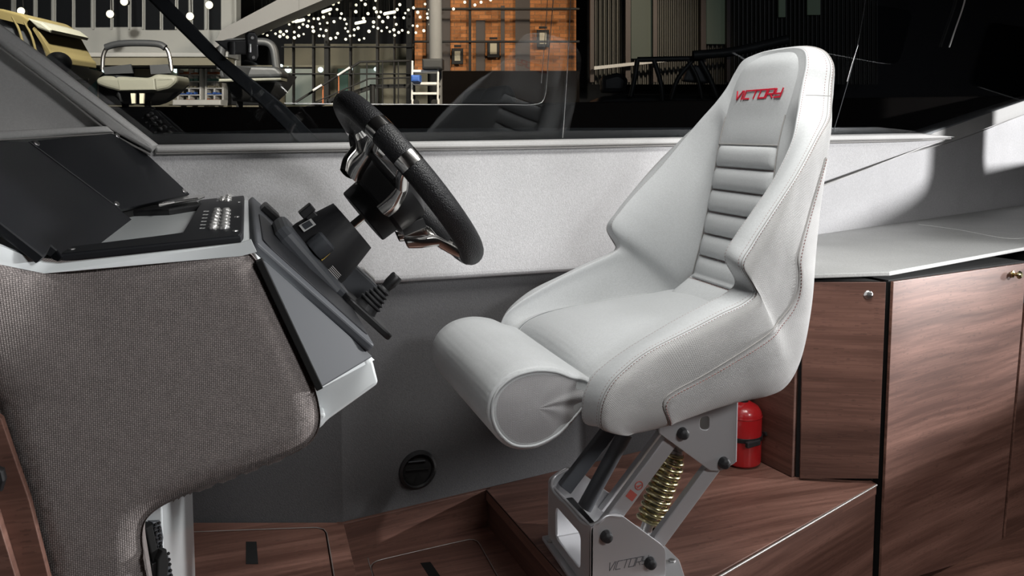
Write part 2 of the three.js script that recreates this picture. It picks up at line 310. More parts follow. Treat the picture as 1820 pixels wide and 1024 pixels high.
// tinted side window with slider outline, mullion bar and catch
const GN = WN.clone().multiplyScalar(Math.cos(0.13)).addScaledVector(UPV, -Math.sin(0.13));      // the side glass leans in a little
const gpoly = (off, L) => L.map(([x, y]) => onPlane(x, y, wxy(0, 0.9).addScaledVector(WN, -0.035).addScaledVector(GN, off + 0.035), GN));
{
  const w = struct('window_1', slab(gpoly(-0.035, [[-160, 300], [1636, 250], [1660, 236], [1840, 172], [1840, -420], [-160, -420]]), GN, 0.004, { bevel: 0 }), M.glass);
  const T = (L, r, m = M.steel, off = -0.028) => part(w, 'slider_edge', tube(gpoly(off, L), r, false, L.length * 10), m);
  T([[505, 183.5], [560, 184.5], [900, 186], [950, 185.5], [964, 181], [969, 168], [975, 100], [983, 0], [986, -60]], 0.0011);
  T([[962, 148], [966, 100], [973, 0], [976, -60]], 0.0009);
  part(w, 'glass_joint', tube(gpoly(-0.028, [[1000, 245], [1004, 190], [1010, 90], [1017, -60]]), 0.0011, false, 20), M.steel);
  part(w, 'glass_joint', tube(gpoly(-0.028, [[1480, 238], [1497, 180], [1524, 80], [1545, -40]]), 0.0012, false, 20), M.greyPlastic);
  part(w, 'glass_joint', tube(gpoly(-0.028, [[1525, 80], [1515, 110], [1505, 145]]), 0.0016, false, 20), M.steel);  // short steel tube put in as the gleam on this joint
  part(w, 'pale_rod', tube(gpoly(-0.02, [[1722, -40], [1714, 4], [1698, 52], [1687, 84]]), 0.0026, false, 20), M.white);  // white tube tracing a pale line at the glass
  part(w, 'lower_frit', slab(gpoly(-0.045, [[-160, 300], [1630, 250], [1560, 226], [900, 228], [560, 229], [-160, 250]]), GN, 0.003, { bevel: 0 }), M.matte);
  part(w, 'mullion_bar', slab(gpoly(-0.042, [[206, -60], [265, 0], [366, 100], [470, 192], [532, 254], [572, 254], [508, 188], [398, 100], [301, 0], [252, -60]]), GN, 0.02, { bevel: 0.003 }), M.black);
}
{
  const wpoly = (off, L) => gpoly(off - 0.02, L), wp = (x, y, off) => gpoly(off - 0.02, [[x, y]])[0], WN = GN, c = wp(440, 82, 0.0), o = thing('window_catch', 'black hinged catch with bright screws fixed to the side window beside the diagonal bar', 'catch', c);
  part(o, 'back_plate', slab(wpoly(0.012, [[437, 62], [441, 57], [453, 57], [458, 63], [460, 100], [456, 108], [444, 108], [440, 102]]), WN, 0.018, { bevel: 0.004, segs: 3 }), M.black);
  part(o, 'arm', slab(wpoly(0.008, [[383, 73], [440, 70], [440, 97], [412, 97]]), WN, 0.016, { bevel: 0.004, segs: 3 }), M.black);
  part(o, 'knuckle', bar(wp(413, 74, 0.014), wp(413, 97, 0.014), 0.007, 14), M.black);
  part(o, 'pin', bar(wp(444, 78, 0.016), wp(444, 93, 0.016), 0.003, 8), M.steel);
  part(o, 'screw', disc(wp(448, 67, 0.012), WN, 0.004, 0.003, 14), M.steel);
  part(o, 'screw', disc(wp(450, 102, 0.012), WN, 0.004, 0.003, 14), M.steel);
}
// outer bulwark seen low through the glass
struct('trim_1', slab([[-300, 188], [480, 190], [1000, 182], [1900, 168], [1900, 420], [-300, 420]].map(([x, y]) => onPlane(x, y, WA.clone().addScaledVector(WN, -0.75), WN)), WN, 0.05, { bevel: 0.01 }), M.bulwark);

// floors: raised footrest floor, well, seat platform, cabin sole
function hatchFloor(name, outline, y, t, lid, m, r) {
  const up = V(0, 1, 0), f = struct(name, slab(outline, up, t, { bevel: 0.001, holes: [lid], hr: r }), m);
  const c = lid.reduce((a, p) => a.add(p), V(0, 0, 0)).multiplyScalar(1 / lid.length);
  const inn = lid.map(p => { const d = c.clone().sub(p); return p.clone().addScaledVector(d, 0.003 / d.length() * 1.4); });
  const l = part(f, 'floor_hatch', slab(inn, up, t * 0.9, { bevel: 0.0012, r }), m);
  part(f, 'hatch_rim', tube([...new THREE.Path(roundPoly(lid.map(p => [p.x, p.z]), r).getPoints(8)).getPoints()].map(p => V(p.x, y + 0.0002, p.y)), 0.0011, true, 120, 6), M.woodEdge);
  return l;
}
{
  const q = (x, y, h = 0) => onY(x, y, h);
  const F1 = [V(-0.75, 0, -2.17), V(0.197, 0, -1.854), V(0.197, 0, -1.2), V(-0.75, 0, -1.2)];
  const c1 = q(579, 937), c0 = q(200, 938), lid1 = [V(c0.x - 0.15, 0, c0.z), V(c1.x, 0, c1.z), V(c1.x - 0.008, 0, -1.35), V(c0.x - 0.15, 0, -1.35)];
  const l1 = hatchFloor('floor', F1, 0, 0.03, lid1, M.woodFloorLit, 0.03);
  part(l1.parent, 'riser', slab([V(0.197, -0.03, -1.854), V(0.197, -0.03, -1.2), V(0.197, -0.13, -1.2), V(0.197, -0.13, -1.854)], V(1, 0, 0), 0.02, { bevel: 0 }), M.woodB);
  part(l1, 'finger_slot', slab([q(437, 963), q(456, 963), q(459, 1003), q(437, 1003)].map(p => p.setY(0.0006)), V(0, 1, 0), 0.004, { bevel: 0.0005 }), M.matte);
  const F2 = [V(0.19, -0.1, -1.86), V(0.60, -0.1, -1.925), V(0.66, -0.1, -1.1), V(0.19, -0.1, -1.1)];
  const a = q(656, 1000, -0.1), b = q(846, 956, -0.1), d = q(884, 1024, -0.1);
  const dx = d.clone().sub(b).normalize();
  const lid2 = [a, b, b.clone().addScaledVector(dx, 0.45), a.clone().addScaledVector(dx, 0.45)].map(p => p.setY(-0.1));
  const l2 = hatchFloor('floor', F2, -0.1, 0.03, lid2, M.woodFloorLit, 0.03);
  part(l2, 'finger_slot', slab([q(747, 1001, -0.1), q(765, 999, -0.1), q(790, 1035, -0.1), q(770, 1037, -0.1)].map(p => p.setY(-0.0994)), V(0, 1, 0), 0.004, { bevel: 0.0005 }), M.matte);
  struct('baseboard_starboard', slab([V(0.185, -0.11, -1.845), V(0.585, -0.11, -1.912), V(0.585, 0.0, -1.912), V(0.185, 0.0, -1.845)], WN, 0.03, { bevel: 0.001 }), M.woodB);
  // seat platform
  const E0 = V(0.571, 0, -1.919), E1 = V(0.609, 0, -1.476), E2 = V(0.628, 0, -1.262), E3 = V(0.908, 0, -1.375), E4 = V(1.565, 0, -1.611);
  const pf = struct('floor', slab([E0, E1, E2, E3, E4, V(1.6, 0, -2.1)], V(0, 1, 0), 0.03, { bevel: 0.0015 }), M.woodFloorLit);
  const fn = E4.clone().sub(E2).normalize(), fN = V(-fn.z, 0, fn.x);
  const low = (p, h) => p.clone().setY(h);
  part(pf, 'riser', slab([E2, E4, low(E4, -0.32), low(E2, -0.32)].map(p => p.clone().setY(p.y - (p.y > -0.1 ? 0.004 : 0)).addScaledVector(fN, -0.002)), fN, 0.02, { bevel: 0 }), M.woodA);
  const lN = V(-1, 0, 0.083).normalize();
  part(pf, 'riser', slab([E2, E0, low(E0, -0.12), low(E2, -0.12)].map(p => p.clone().setY(p.y - (p.y > -0.1 ? 0.004 : 0)).addScaledVector(lN, -0.002)), lN, 0.02, { bevel: 0 }), M.woodB);
  part(pf, 'nosing_strip', bar(E2.clone().setY(-0.003), E4.clone().setY(-0.003), 0.0028, 8), M.woodEdge);
  part(pf, 'nosing_strip', bar(E2.clone().setY(-0.002), E0.clone().setY(-0.002), 0.0012, 8), M.matte);
  struct('floor', box(V(1.8, -0.37, -0.6), 5.2, 0.04, 3.4, 0), M.woodB);
}
// unseen roof and bulkheads; hatch, notch and openings shaped to steer the light
{
  const hole = [V(0.36, 1.78, -1.5), V(1.7, 1.78, -1.5), V(1.7, 1.78, -0.62), V(0.36, 1.78, -0.62)];
  const roof = struct('ceiling', slab([V(-0.95, 1.78, -2.35), V(4.3, 1.78, -3.25), V(4.3, 1.78, 1.35), V(2.4, 1.78, 1.35), V(2.4, 1.78, 0.6), V(-0.95, 1.78, 0.6)], V(0, 1, 0), 0.05, { bevel: 0, holes: [hole] }), M.headliner);
  for (const [x, z, w, d] of [[0.345, -1.06, 0.03, 0.94], [1.715, -1.06, 0.03, 0.94], [1.03, -1.515, 1.4, 0.03], [1.03, -0.605, 1.4, 0.03]]) part(roof, 'hatch_light_baffle', box(V(x, 1.6, z), w, 0.28, d, 0.004), M.headliner);  // deep sides added to cut off the overhead light fore and aft
  struct('wall_bow', box(V(-0.93, 0.4, -0.65), 0.06, 1.5, 3.4, 0), M.trim);
  struct('wall_port', slab([V(-0.95, -0.37, 0.66), V(4.3, -0.37, 0.66), V(4.3, 1.5, 0.66), V(-0.95, 1.5, 0.66)], V(0, 0, -1), 0.05, { bevel: 0 }), M.headliner);  // unseen side, raised to keep the port fill off the lower cabin
  const P = (z, y) => V(4.2, y, z);
  struct('wall_aft_mask', slab([P(1.0, -0.37), P(1.0, 1.78), P(-3.2, 1.78), P(-3.2, -0.37)], V(-1, 0, 0), 0.04, { bevel: 0,
    holes: [[P(0.08, 0.83), P(-0.02, 0.81), P(-0.14, 0.768), P(-0.22, 0.748), P(-0.34, 0.73), P(-0.53, 0.69), P(-0.6, 0.955), P(-1.06, 0.965), P(-1.165, 0.98), P(-1.165, 1.3), P(-0.18, 1.3), P(-0.17, 0.875), P(0.08, 0.87)], [P(-1.58, 0.95), P(-2.45, 0.86), P(-2.45, 1.3), P(-1.58, 1.3)]], hr: 0.05 }), M.headliner);  // unseen bulkhead added; its openings are cut to shape the flood patches
}
// round black vent low in the hull lining
{
  const c = wp(742, 835, 0.0), o = thing('hull_vent', 'round black vent in the grey lining low beside the floor well', 'vent', c);
  const R = 0.049;
  part(o, 'bezel', lathe([[R * 0.8, 0.004], [R * 0.86, 0.009], [R, 0.006], [R * 1.02, 0], [R * 0.8, 0]], c, WN, 40), M.black);
  part(o, 'cover', disc(c.clone(), WN, R * 0.82, 0.004, 40), M.matte);
  part(o, 'louvre', slab(wpoly(0.007, [[726, 821.5], [756, 818.5], [756, 820], [726, 823]]), WN, 0.003, { bevel: 0 }), M.greyPlastic);
  part(o, 'louvre', slab(wpoly(0.007, [[722, 836], [762, 832.5], [762, 834], [722, 837.5]]), WN, 0.003, { bevel: 0 }), M.black);
}

// ------------------------------------------------------------------ helm console
const HN = V(0.714, 0.70, 0).normalize();                       // normal of the sloping helm face
{
  const NZ = -1.10, FZ = -1.84, o = thing('helm_console', 'helm console with dark woven side, black dash plates and pale moulded body', 'console', V(-0.3, -0.1, -1.45));
  const XY = (L, z) => L.map(([x, y]) => V(x, y, z));
  // moulded body
  const bow = (g0, edge) => {
    const g = new TessellateModifier(edge, 20).modify(g0), p = g.attributes.position;
    for (let i = 0; i < p.count; i++) if (p.getZ(i) > -1.25) { const x = p.getX(i), y = p.getY(i), u = -0.205 - x, e = u > 0.03 ? u : u < -0.03 ? 0 : (u + 0.03) * (u + 0.03) / 0.12; p.setZ(i, p.getZ(i) + 0.8 * Math.min(e, 0.2) * Math.max(0, Math.min(1, (y - 0.62) / 0.16))); }
    const q = toCreasedNormals(g, 0.6); return q; };
  part(o, 'body', bow(slab(XY([[-0.222, 0.778], [0.002, 0.788], [0.014, 0.776], [0.162, 0.613], [0.170, 0.578], [0.098, 0.533], [0.088, 0.522], [-0.10, 0.49], [-0.17, 0.46], [-0.17, -0.02], [-0.62, -0.02], [-0.62, 0.93], [-0.36, 0.905]], NZ), V(0, 0, 1), NZ - FZ, { bevel: 0.006, segs: 4, r: 0.006 }), 0.05), M.gel);
  part(o, 'lower_lip', slab([[560, 735], [578, 735], [579, 743], [570, 752], [566, 764], [556, 770]].map(([x, y]) => onZ(x, y, -1.075)), V(0, 0, 1), 0.5, { bevel: 0.003, r: 0.004 }), M.gel);
  // padded woven side panel
  const side = [[-70, 382, .03], [0, 432, .03], [86, 473, .03], [426, 437, .03], [460, 467, .03], [562, 690, .05], [575, 760, .03], [548, 803, .03], [285, 903, .04], [246, 942, .03], [310, 1340, .02], [158, 1340, .02], [0, 753, .06], [-70, 560, .03]];
  {
    const P3 = side.map(([x, y]) => onZ(x, y, -1.03)), shp = roundPoly(P3.map((p, k) => [p.x, p.y, side[k][2]]), 0.03), out = shp.getPoints(10);
    const g0 = new THREE.ExtrudeGeometry(new THREE.Shape(out), { depth: 0.04, bevelEnabled: false }); g0.translate(0, 0, -1.07);
    const g = new TessellateModifier(0.011, 30).modify(g0), p = g.attributes.position, R = 0.03;
    const segD = (x, y) => { let m = 9; for (let k = 0; k < out.length; k++) { const a = out[k], b = out[(k + 1) % out.length], dx = b.x - a.x, dy = b.y - a.y, L = dx * dx + dy * dy || 1e-9, t = Math.max(0, Math.min(1, ((x - a.x) * dx + (y - a.y) * dy) / L)); m = Math.min(m, Math.hypot(a.x + dx * t - x, a.y + dy * t - y)); } return m; };
    for (let k = 0; k < p.count; k++) if (p.getZ(k) > -1.0301) { const d = segD(p.getX(k), p.getY(k)); if (d < R) { const q = 1 - d / R; p.setZ(k, p.getZ(k) - R * 0.55 * q * q); } }
    part(o, 'side_panel', metreUV(bow(g, 9)), M.console, { label: 'side panel padded in dark grey woven vinyl' });
  }
  // dash: big black panel, screwed panel by the hull side, flat top plate with the switches
  const W1 = wp(264, 275, 0.035), W2 = wp(340, 346, 0.035), B = onY(213, 373, 0.797), nb = planeN(W2, W1, B); if (nb.y < 0) nb.negate();
  const onB = (x, y, off = 0) => onPlane(x, y, B.clone().addScaledVector(nb, off), nb);
  const A1 = onB(50, 251), A3 = onZ(105, 456, -1.04), na = planeN(A1, B, A3); if (na.y < 0) na.negate();
  const onA = (x, y, off = 0) => onPlane(x, y, A3.clone().addScaledVector(na, off), na);
  const pa = [[-120, 247], [0, 250], [49, 251.5], [213, 373], [272, 420], [110, 458], [102, 444], [92, 436], [84, 452], [78, 455], [0, 394], [-120, 302]];
  const ga = slab(pa.map(([x, y]) => onA(x, y)), na, 0.012, { bevel: 0.002 });
  part(o, 'dash_panel', ga, M.blackPanel);
  const gb = slab([[51.5, 251], [199, 236.5], [263, 275], [339, 345], [214.5, 372.5]].map(([x, y]) => onB(x, y, 0.001)), nb, 0.012, { bevel: 0.002 });
  const pb = part(o, 'screwed_panel', gb, M.blackPanel);
  for (const [x, y] of [[64.5, 255], [208, 241.5], [327, 340], [207, 362.5]]) part(pb, 'screw', disc(onB(x, y, 0.001), nb, 0.0055, 0.003, 16, 0.6), M.steel);
  part(o, 'edge_strip', slab([[262, 272], [266, 273.5], [345, 346], [338, 347]].map(([x, y]) => onB(x, y, -0.006)), nb, 0.012, { bevel: 0.001 }), M.gel);
  // hood under the sloping panels
  const hull = (L, off, n) => new ConvexGeometry([...L.map(p => p.clone().addScaledVector(n, off)), ...L.map(p => V(Math.max(-0.6, Math.min(p.x, -0.13)), 0.74, p.z))]);
  part(o, 'dash_hood', metreUV(hull([[51.5, 251], [199, 237], [262, 276], [338, 345], [214.5, 372.5]].map(([x, y]) => onB(x, y)), -0.015, nb)), M.matte);
  part(o, 'edge_strip', bow(slab([[-120, 340], [0, 416], [82, 463], [106, 467], [426, 433], [446, 426], [456, 448], [430, 455], [106, 483], [84, 482], [0, 452], [-120, 378]].map(([x, y]) => onZ(x, y, -1.036)), V(0, 0, 1), 0.008, { bevel: 0 }), 9), M.gel);
  const TP = 0.798, T0 = onZ(109, 451, -1.052), T1 = onZ(427, 418.5, -1.052), T2 = onY(434, 345, TP), up = planeN(T0, T1, T2); if (up.y < 0) up.negate();
  const tp = (x, y, h = TP) => onPlane(x, y, T0.clone().addScaledVector(up, h - TP), up);
  const top = part(o, 'top_plate', slab([[109, 451], [100, 441], [272, 420], [324, 413], [356, 361], [352, 350], [368, 342], [431, 340.5], [434, 345], [432, 412], [427, 418.5]].map(([x, y]) => tp(x, y)), up, 0.011, { bevel: 0.003, segs: 2 }), M.blackPanel);
  for (const [x, y] of [[128, 443.5], [76, 433], [418, 411], [421, 386], [424, 360], [424, 345]]) part(top, 'screw', disc(tp(x, y, TP), up, 0.004, 0.0015, 14), M.steel);
  // two banks of bright switches, two columns each, with their legends
  for (const [x0, y0, x1, y1, dx, n] of [[379, 406, 386, 376, 19.5, 6], [396, 357, 401, 340, 9, 6]]) for (let i = 0; i < n; i++) for (const k of [0, 1]) {
    const t = i / (n - 1), dd = k ? lerp(dx, dx * 0.85, t) : 0, c = tp(lerp(x0, x1, t) + dd, lerp(y0, y1, t), TP);
    const sw = part(top, 'switch', lathe([[0, 0.007], [0.004, 0.0065], [0.0055, 0.005], [0.0056, 0.0035], [0.007, 0.003], [0.0075, 0.0012], [0.0075, 0], [0, 0]], c, up, 18), M.switchMetal);
    part(top, 'legend', slab([[-9, -1], [-4.5, -1.4], [-4.9, -0.4], [-9.4, 0]].map(([a, b]) => tp(lerp(x0, x1, t) + (k ? a - 10 : a - 15) * (dx / 19.5), lerp(y0, y1, t) + b * (dx / 19.5), TP + 0.0004)), up, 0.0004, { bevel: 0 }), M.white);
  }
  // dark display bezel with its bright edge, standing in the recess
  part(o, 'recess_bezel', slab([[229, 375], [232, 371], [262, 368], [351, 357], [356, 362], [300, 371]].map(([x, y]) => tp(x, y, 0.80)), up, 0.018, { bevel: 0.004, segs: 3 }), M.black);
  part(o, 'bezel_edge', slab([[282, 362], [300, 355], [340, 347], [364, 346], [352, 351], [310, 357]].map(([x, y]) => tp(x, y, 0.812)), up, 0.006, { bevel: 0.002, segs: 3 }), M.chrome);
  // helm face
  const H0 = V(0.006, 0.793, 0), onH = (x, y, off = 0) => onPlane(x, y, H0.clone().addScaledVector(HN, off), HN);
  const HP = (s, z, off = 0) => V(0.006 + 0.70 * s, 0.793 - 0.714 * s, z).addScaledVector(HN, off);
  part(o, 'helm_panel', slab([HP(0.0, -1.068, .004), HP(0.222, -1.085, .004), HP(0.222, -1.80, .004), HP(0.0, -1.832, .004)], HN, 0.014, { bevel: 0.004, segs: 3, r: 0.01 }), M.greyPlastic);
  part(o, 'control_plate', slab([HP(0.012, -1.12, .006), HP(0.215, -1.12, .006), HP(0.215, -1.50, .006), HP(0.012, -1.50, .006)], HN, 0.004, { bevel: 0.001, r: 0.02 }), M.blackPanel);
  part(o, 'rocker', slab([HP(0.02, -1.62, .02), HP(0.06, -1.62, .02), HP(0.06, -1.70, .02), HP(0.02, -1.70, .02)], HN, 0.018, { bevel: 0.005, segs: 3 }), M.black);
  // triangular side plate with a thick dark edge
  const q0 = onZ(463, 456, -1.037), q1 = onZ(570.5, 690, -1.037), q2 = onZ(664, 634, -1.095), nq = planeN(q0, q1, q2); if (nq.z < 0) nq.negate();
  const tri = part(o, 'triangle_plate', slab([q0, q1, q2], nq, 0.014, { bevel: 0.0025, segs: 3, radii: [0.012, 0.004, 0.006] }), M.greyPlastic);
  const e0 = onZ(460, 462, -1.038), e1 = onZ(568, 690, -1.038);
  part(tri, 'edge_trim', beam(e0, e1, 0.009, 0.016, V(0, 0, 1)), M.matte);
  part(o, 'plate_backing', slab([onZ(452, 448, -1.052), onZ(566, 694, -1.052), onZ(667, 640, -1.11)], planeN(onZ(452, 448, -1.052), onZ(566, 694, -1.052), onZ(667, 640, -1.11)), 0.02, { bevel: 0.002 }), M.gel);
  // leg, facing aft, with the two black connector blocks
  const LX = -0.118;
  part(o, 'leg_panel', slab([V(LX, 0.45, -1.1), V(LX, -0.02, -1.1), V(LX, -0.02, -1.62), V(LX, 0.50, -1.62)], V(1, 0, 0), 0.03, { bevel: 0.002 }), M.gel);
}
{
  const n = V(0.62, 0, 0.78), sets = [
    [[[251, 942], [256.5, 939], [273, 1002], [266.5, 1004]], [[258, 940], [272, 932], [285, 996], [272, 1001]], [[271, 929], [285, 925], [289, 940], [291.5, 955], [289, 978], [284.5, 994.5]]],
    [[[270, 1003], [280, 998], [281, 1050], [272, 1050]], [[281, 996], [289, 979], [297, 977], [301, 1000], [296, 1050], [279, 1050]], [[297, 982], [301, 990], [305, 1009], [308.5, 1026], [310, 1050], [291, 1050]]]];
  sets.forEach(([b, c, p], i) => {
    const c0 = onZ(c[0][0], c[0][1], -1.085), o = thing('foot_switch', i ? 'lower black foot switch cut by the frame bottom on the console leg' : 'upper black foot switch on the console leg right under the side panel', 'switch', c0, 'foot switches on the console leg');
    const P = (L, off) => L.map(([x, y]) => onPlane(x, y, c0.clone().addScaledVector(n, off), n));
    part(o, 'base', slab(P(b, 0), n, 0.012, { bevel: 0.001 }), M.black);
    part(o, 'switch_body', slab(P(c, 0.004), n, 0.016, { bevel: 0.002 }), M.matte);
    part(o, 'tread', slab(P(p, 0.0), n, 0.016, { bevel: 0.002, segs: 2 }), M.greyPlastic);
    const r = []; for (let k = 0; k < 7; k++) { const t = (k + 0.5) / 7, q = p[0][1] + t * (p[p.length - 2][1] - p[0][1]), x = lerp(p[1][0], p[p.length - 2][0], t) - 3; r.push(...P([[x - 6 - (k % 2) * 2, q], [x, q - 3 + (k % 2)]], 0.001)); }
    part(o, 'tread_bumps', merge(r.map(q => disc(q, n, 0.0022, 0.002, 8))), M.black, { kind: 'stuff' });
  });
}
// wooden companionway panels beside the console, at the lower left edge
{
  const z = -1.0, P = L => L.map(([x, y]) => onZ(x, y, z));
  const o = thing('companionway_door', 'walnut companionway door at the lower left corner beside the console', 'door', onZ(0, 1060, z));
  part(o, 'door_panel', slab(P([[-80, 860], [-6, 915], [26, 1020], [44, 1080], [-80, 1080]]), V(0, 0, 1), 0.02, { bevel: 0.001 }), M.woodA);
  part(o, 'frame_post', slab([[-80, 690], [2, 745], [24, 810], [52, 890], [100, 1080], [-80, 1080]].map(([x, y]) => onZ(x, y, -1.015)), V(0, 0, 1), 0.012, { bevel: 0.001 }), M.woodB);
  part(o, 'latch', slab(P([[-14, 832], [4, 838], [8, 856], [2, 876], [-14, 872]]), V(0, 0, 1), 0.014, { bevel: 0.004, segs: 3 }), M.black);
}

// ------------------------------------------------------------------ steering wheel and column
const WC = V(0.276, 0.849, -1.41), AX = V(0.786, 0.62, 0).normalize(), AP_ = V(0.62, -0.786, 0).normalize();
const wv = (p, z, a = 0) => WC.clone().addScaledVector(AP_, p).addScaledVector(AX, a).add(V(0, 0, z));
{
  const o = thing('steering_wheel', 'black leather steering wheel with chrome spokes and bands above the black tilt column', 'steering wheel', WC.clone());
  const R = 0.175, r = 0.0215;
  const ringPt = (a, off = 0) => wv(Math.sin(a) * R, Math.cos(a) * R, off);      // angle 0 is nearest the camera, +90 degrees is down
  const arc = (a0, a1, rr, seg) => { const pts = []; for (let i = 0; i <= seg; i++) pts.push(ringPt(lerp(a0, a1, i / seg))); return new THREE.TubeGeometry(new THREE.CatmullRomCurve3(pts), seg, rr, 20, false); };
  const cap = (a, d) => { const t = ringPt(a + 0.01).sub(ringPt(a)).normalize().multiplyScalar(d); return disc(ringPt(a), t, r * 0.98, 0.0015, 20); };
  const D = Math.PI / 180, bands = [-41, -17, 79, 103, 199, 223], bw = 3.4;
  const sorted = [...bands, 319];
  for (let i = 0; i < 6; i++) {
    const a0 = (sorted[i] + bw) * D, a1 = (sorted[i + 1] - bw) * D, n = Math.max(8, Math.round((a1 - a0) * 30));
    const g = part(o, 'grip', merge([arc(a0, a1, r, n), cap(a0, -1), cap(a1, 1)]), M.leather);
    g.geometry.attributes.uv && scaleUV(g.geometry, (a1 - a0) * R, r * 6.28);
    part(o, 'band', merge([arc((sorted[i] - bw) * D, (sorted[i] + bw) * D, r * 1.02, 10)]), M.chrome);
  }
  // three dished spokes of two bent bars each: near, bottom, far
  for (const deg of [-29, 91, 211]) {
    const a = deg * D, er = wv(Math.sin(a), Math.cos(a)).sub(WC), et = wv(Math.cos(a), -Math.sin(a)).sub(WC);
    const q = (r, w, off) => WC.clone().addScaledVector(er, r).addScaledVector(et, w).addScaledVector(AX, off);
    for (const s of [-1, 1]) {
      const path = [[R - 0.004, 0.037, -0.004], [0.15, 0.038, -0.016], [0.122, 0.041, -0.026], [0.104, 0.044, -0.034], [0.088, 0.045, -0.058], [0.074, 0.04, -0.076]];
      const rows = [[-0.008, 0.006], [0.008, 0.006], [0.0095, 0.0], [0.006, -0.011], [-0.006, -0.011], [-0.0095, 0.0], [-0.008, 0.006]].map(([w, n]) => path.map(([r, t, f], i) => { const k = i > 3 ? 1.4 : 1; return q(r - (i > 2 ? n * 1.1 : 0), s * t + w * k, f + (i > 2 ? n * 0.35 : n)); }));
      const sf = new Surf(rows); part(o, 'spoke', sf.geo(30, 24, 0, 1, s < 0), M.chrome);
    }
    part(o, 'spoke_cover', slab([q(0.135, -0.03, -0.026), q(0.135, 0.03, -0.026), q(0.085, 0.034, -0.03), q(0.085, -0.034, -0.03)], AX, 0.01, { bevel: 0.003 }), deg === 91 ? M.chrome : M.black);
    part(o, 'spoke_root', slab([q(0.082, -0.036, -0.032), q(0.082, 0.036, -0.032), q(0.068, 0.036, -0.072), q(0.068, -0.036, -0.072)], er.clone().addScaledVector(AX, -0.33).normalize(), 0.02, { bevel: 0.002 }), M.black);
  }
  // hub
  part(o, 'hub', lathe([[0, 0.012], [0.05, 0.01], [0.066, 0.0], [0.07, -0.03], [0.068, -0.052], [0.06, -0.058], [0, -0.058]].reverse(), WC.clone().addScaledVector(AX, -0.016), AX, 36), M.black);
  part(o, 'hub_sleeve', lathe([[0, -0.105], [0.053, -0.105], [0.055, -0.103], [0.057, -0.066], [0, -0.064]], WC, AX, 36), M.rubber);
  part(o, 'shaft', bar(WC.clone().addScaledVector(AX, -0.14), WC.clone().addScaledVector(AX, -0.1), 0.0075, 16), M.chrome);
  const col = part(o, 'column', lathe([[0, -0.132], [0.012, -0.132], [0.049, -0.131], [0.052, -0.129], [0.061, -0.17], [0.066, -0.2], [0.066, -0.212], [0, -0.212]].reverse(), WC, AX, 44), M.rubber);
  part(o, 'column_base', slab([[-0.085, 0.075], [-0.07, 0.09], [0.055, 0.09], [0.085, 0.062], [0.085, -0.062], [0.055, -0.09], [-0.07, -0.09], [-0.085, -0.075]].map(([p, z]) => wv(p, z, -0.208)), AX, 0.032, { bevel: 0.012, segs: 3 }), M.greyPlastic);
  part(o, 'tilt_lever', merge([beam(wv(-0.052, 0.01, -0.172), wv(-0.074, 0.01, -0.172), 0.02, 0.02, V(0, 0, 1)), beam(wv(-0.072, -0.012, -0.172), wv(-0.072, 0.022, -0.172), 0.014, 0.026, AX)]), M.black);
  part(o, 'knob', lathe([[0, 0], [0.018, 0], [0.02, 0.004], [0.02, 0.026], [0.016, 0.03], [0, 0.03]], wv(-0.02, 0.07, -0.206), AX, 24), M.greyPlastic);
  // stickers on the column
  const cyl = (t0, t1, a0, a1, m, rr) => { const pos = [], idx = [], n = 8; for (let i = 0; i <= n; i++) for (const t of [t0, t1]) { const a = lerp(a0, a1, i / n), q = rr + (-t - 0.13) * 0.2; pos.push(...wv(-Math.sin(a) * q, Math.cos(a) * q, t).toArray()); } for (let i = 0; i < n; i++) { const k = i * 2; idx.push(k, k + 2, k + 1, k + 1, k + 2, k + 3); } const g = new THREE.BufferGeometry(); g.setAttribute('position', new THREE.Float32BufferAttribute(pos, 3)); g.setIndex(idx); g.computeVertexNormals(); g.setAttribute('uv', new THREE.Float32BufferAttribute(new Float32Array(pos.length / 3 * 2), 2)); return part(col, 'sticker', g, m); };
  cyl(-0.198, -0.175, 0.86, 1.2, M.white, 0.0545); cyl(-0.194, -0.179, 0.9, 1.16, M.greyPlastic, 0.055);
  cyl(-0.206, -0.188, -0.02, 0.2, M.yellow, 0.0545);
  for (let i = 0; i < 5; i++) cyl(-0.2105 + i * 0.0028, -0.2095 + i * 0.0028, -0.75, -0.3, M.white, 0.0535);
}
function scaleUV(g, a, b) { const u = g.attributes.uv; for (let i = 0; i < u.count; i++) u.setXY(i, u.getX(i) * a, u.getY(i) * b); }

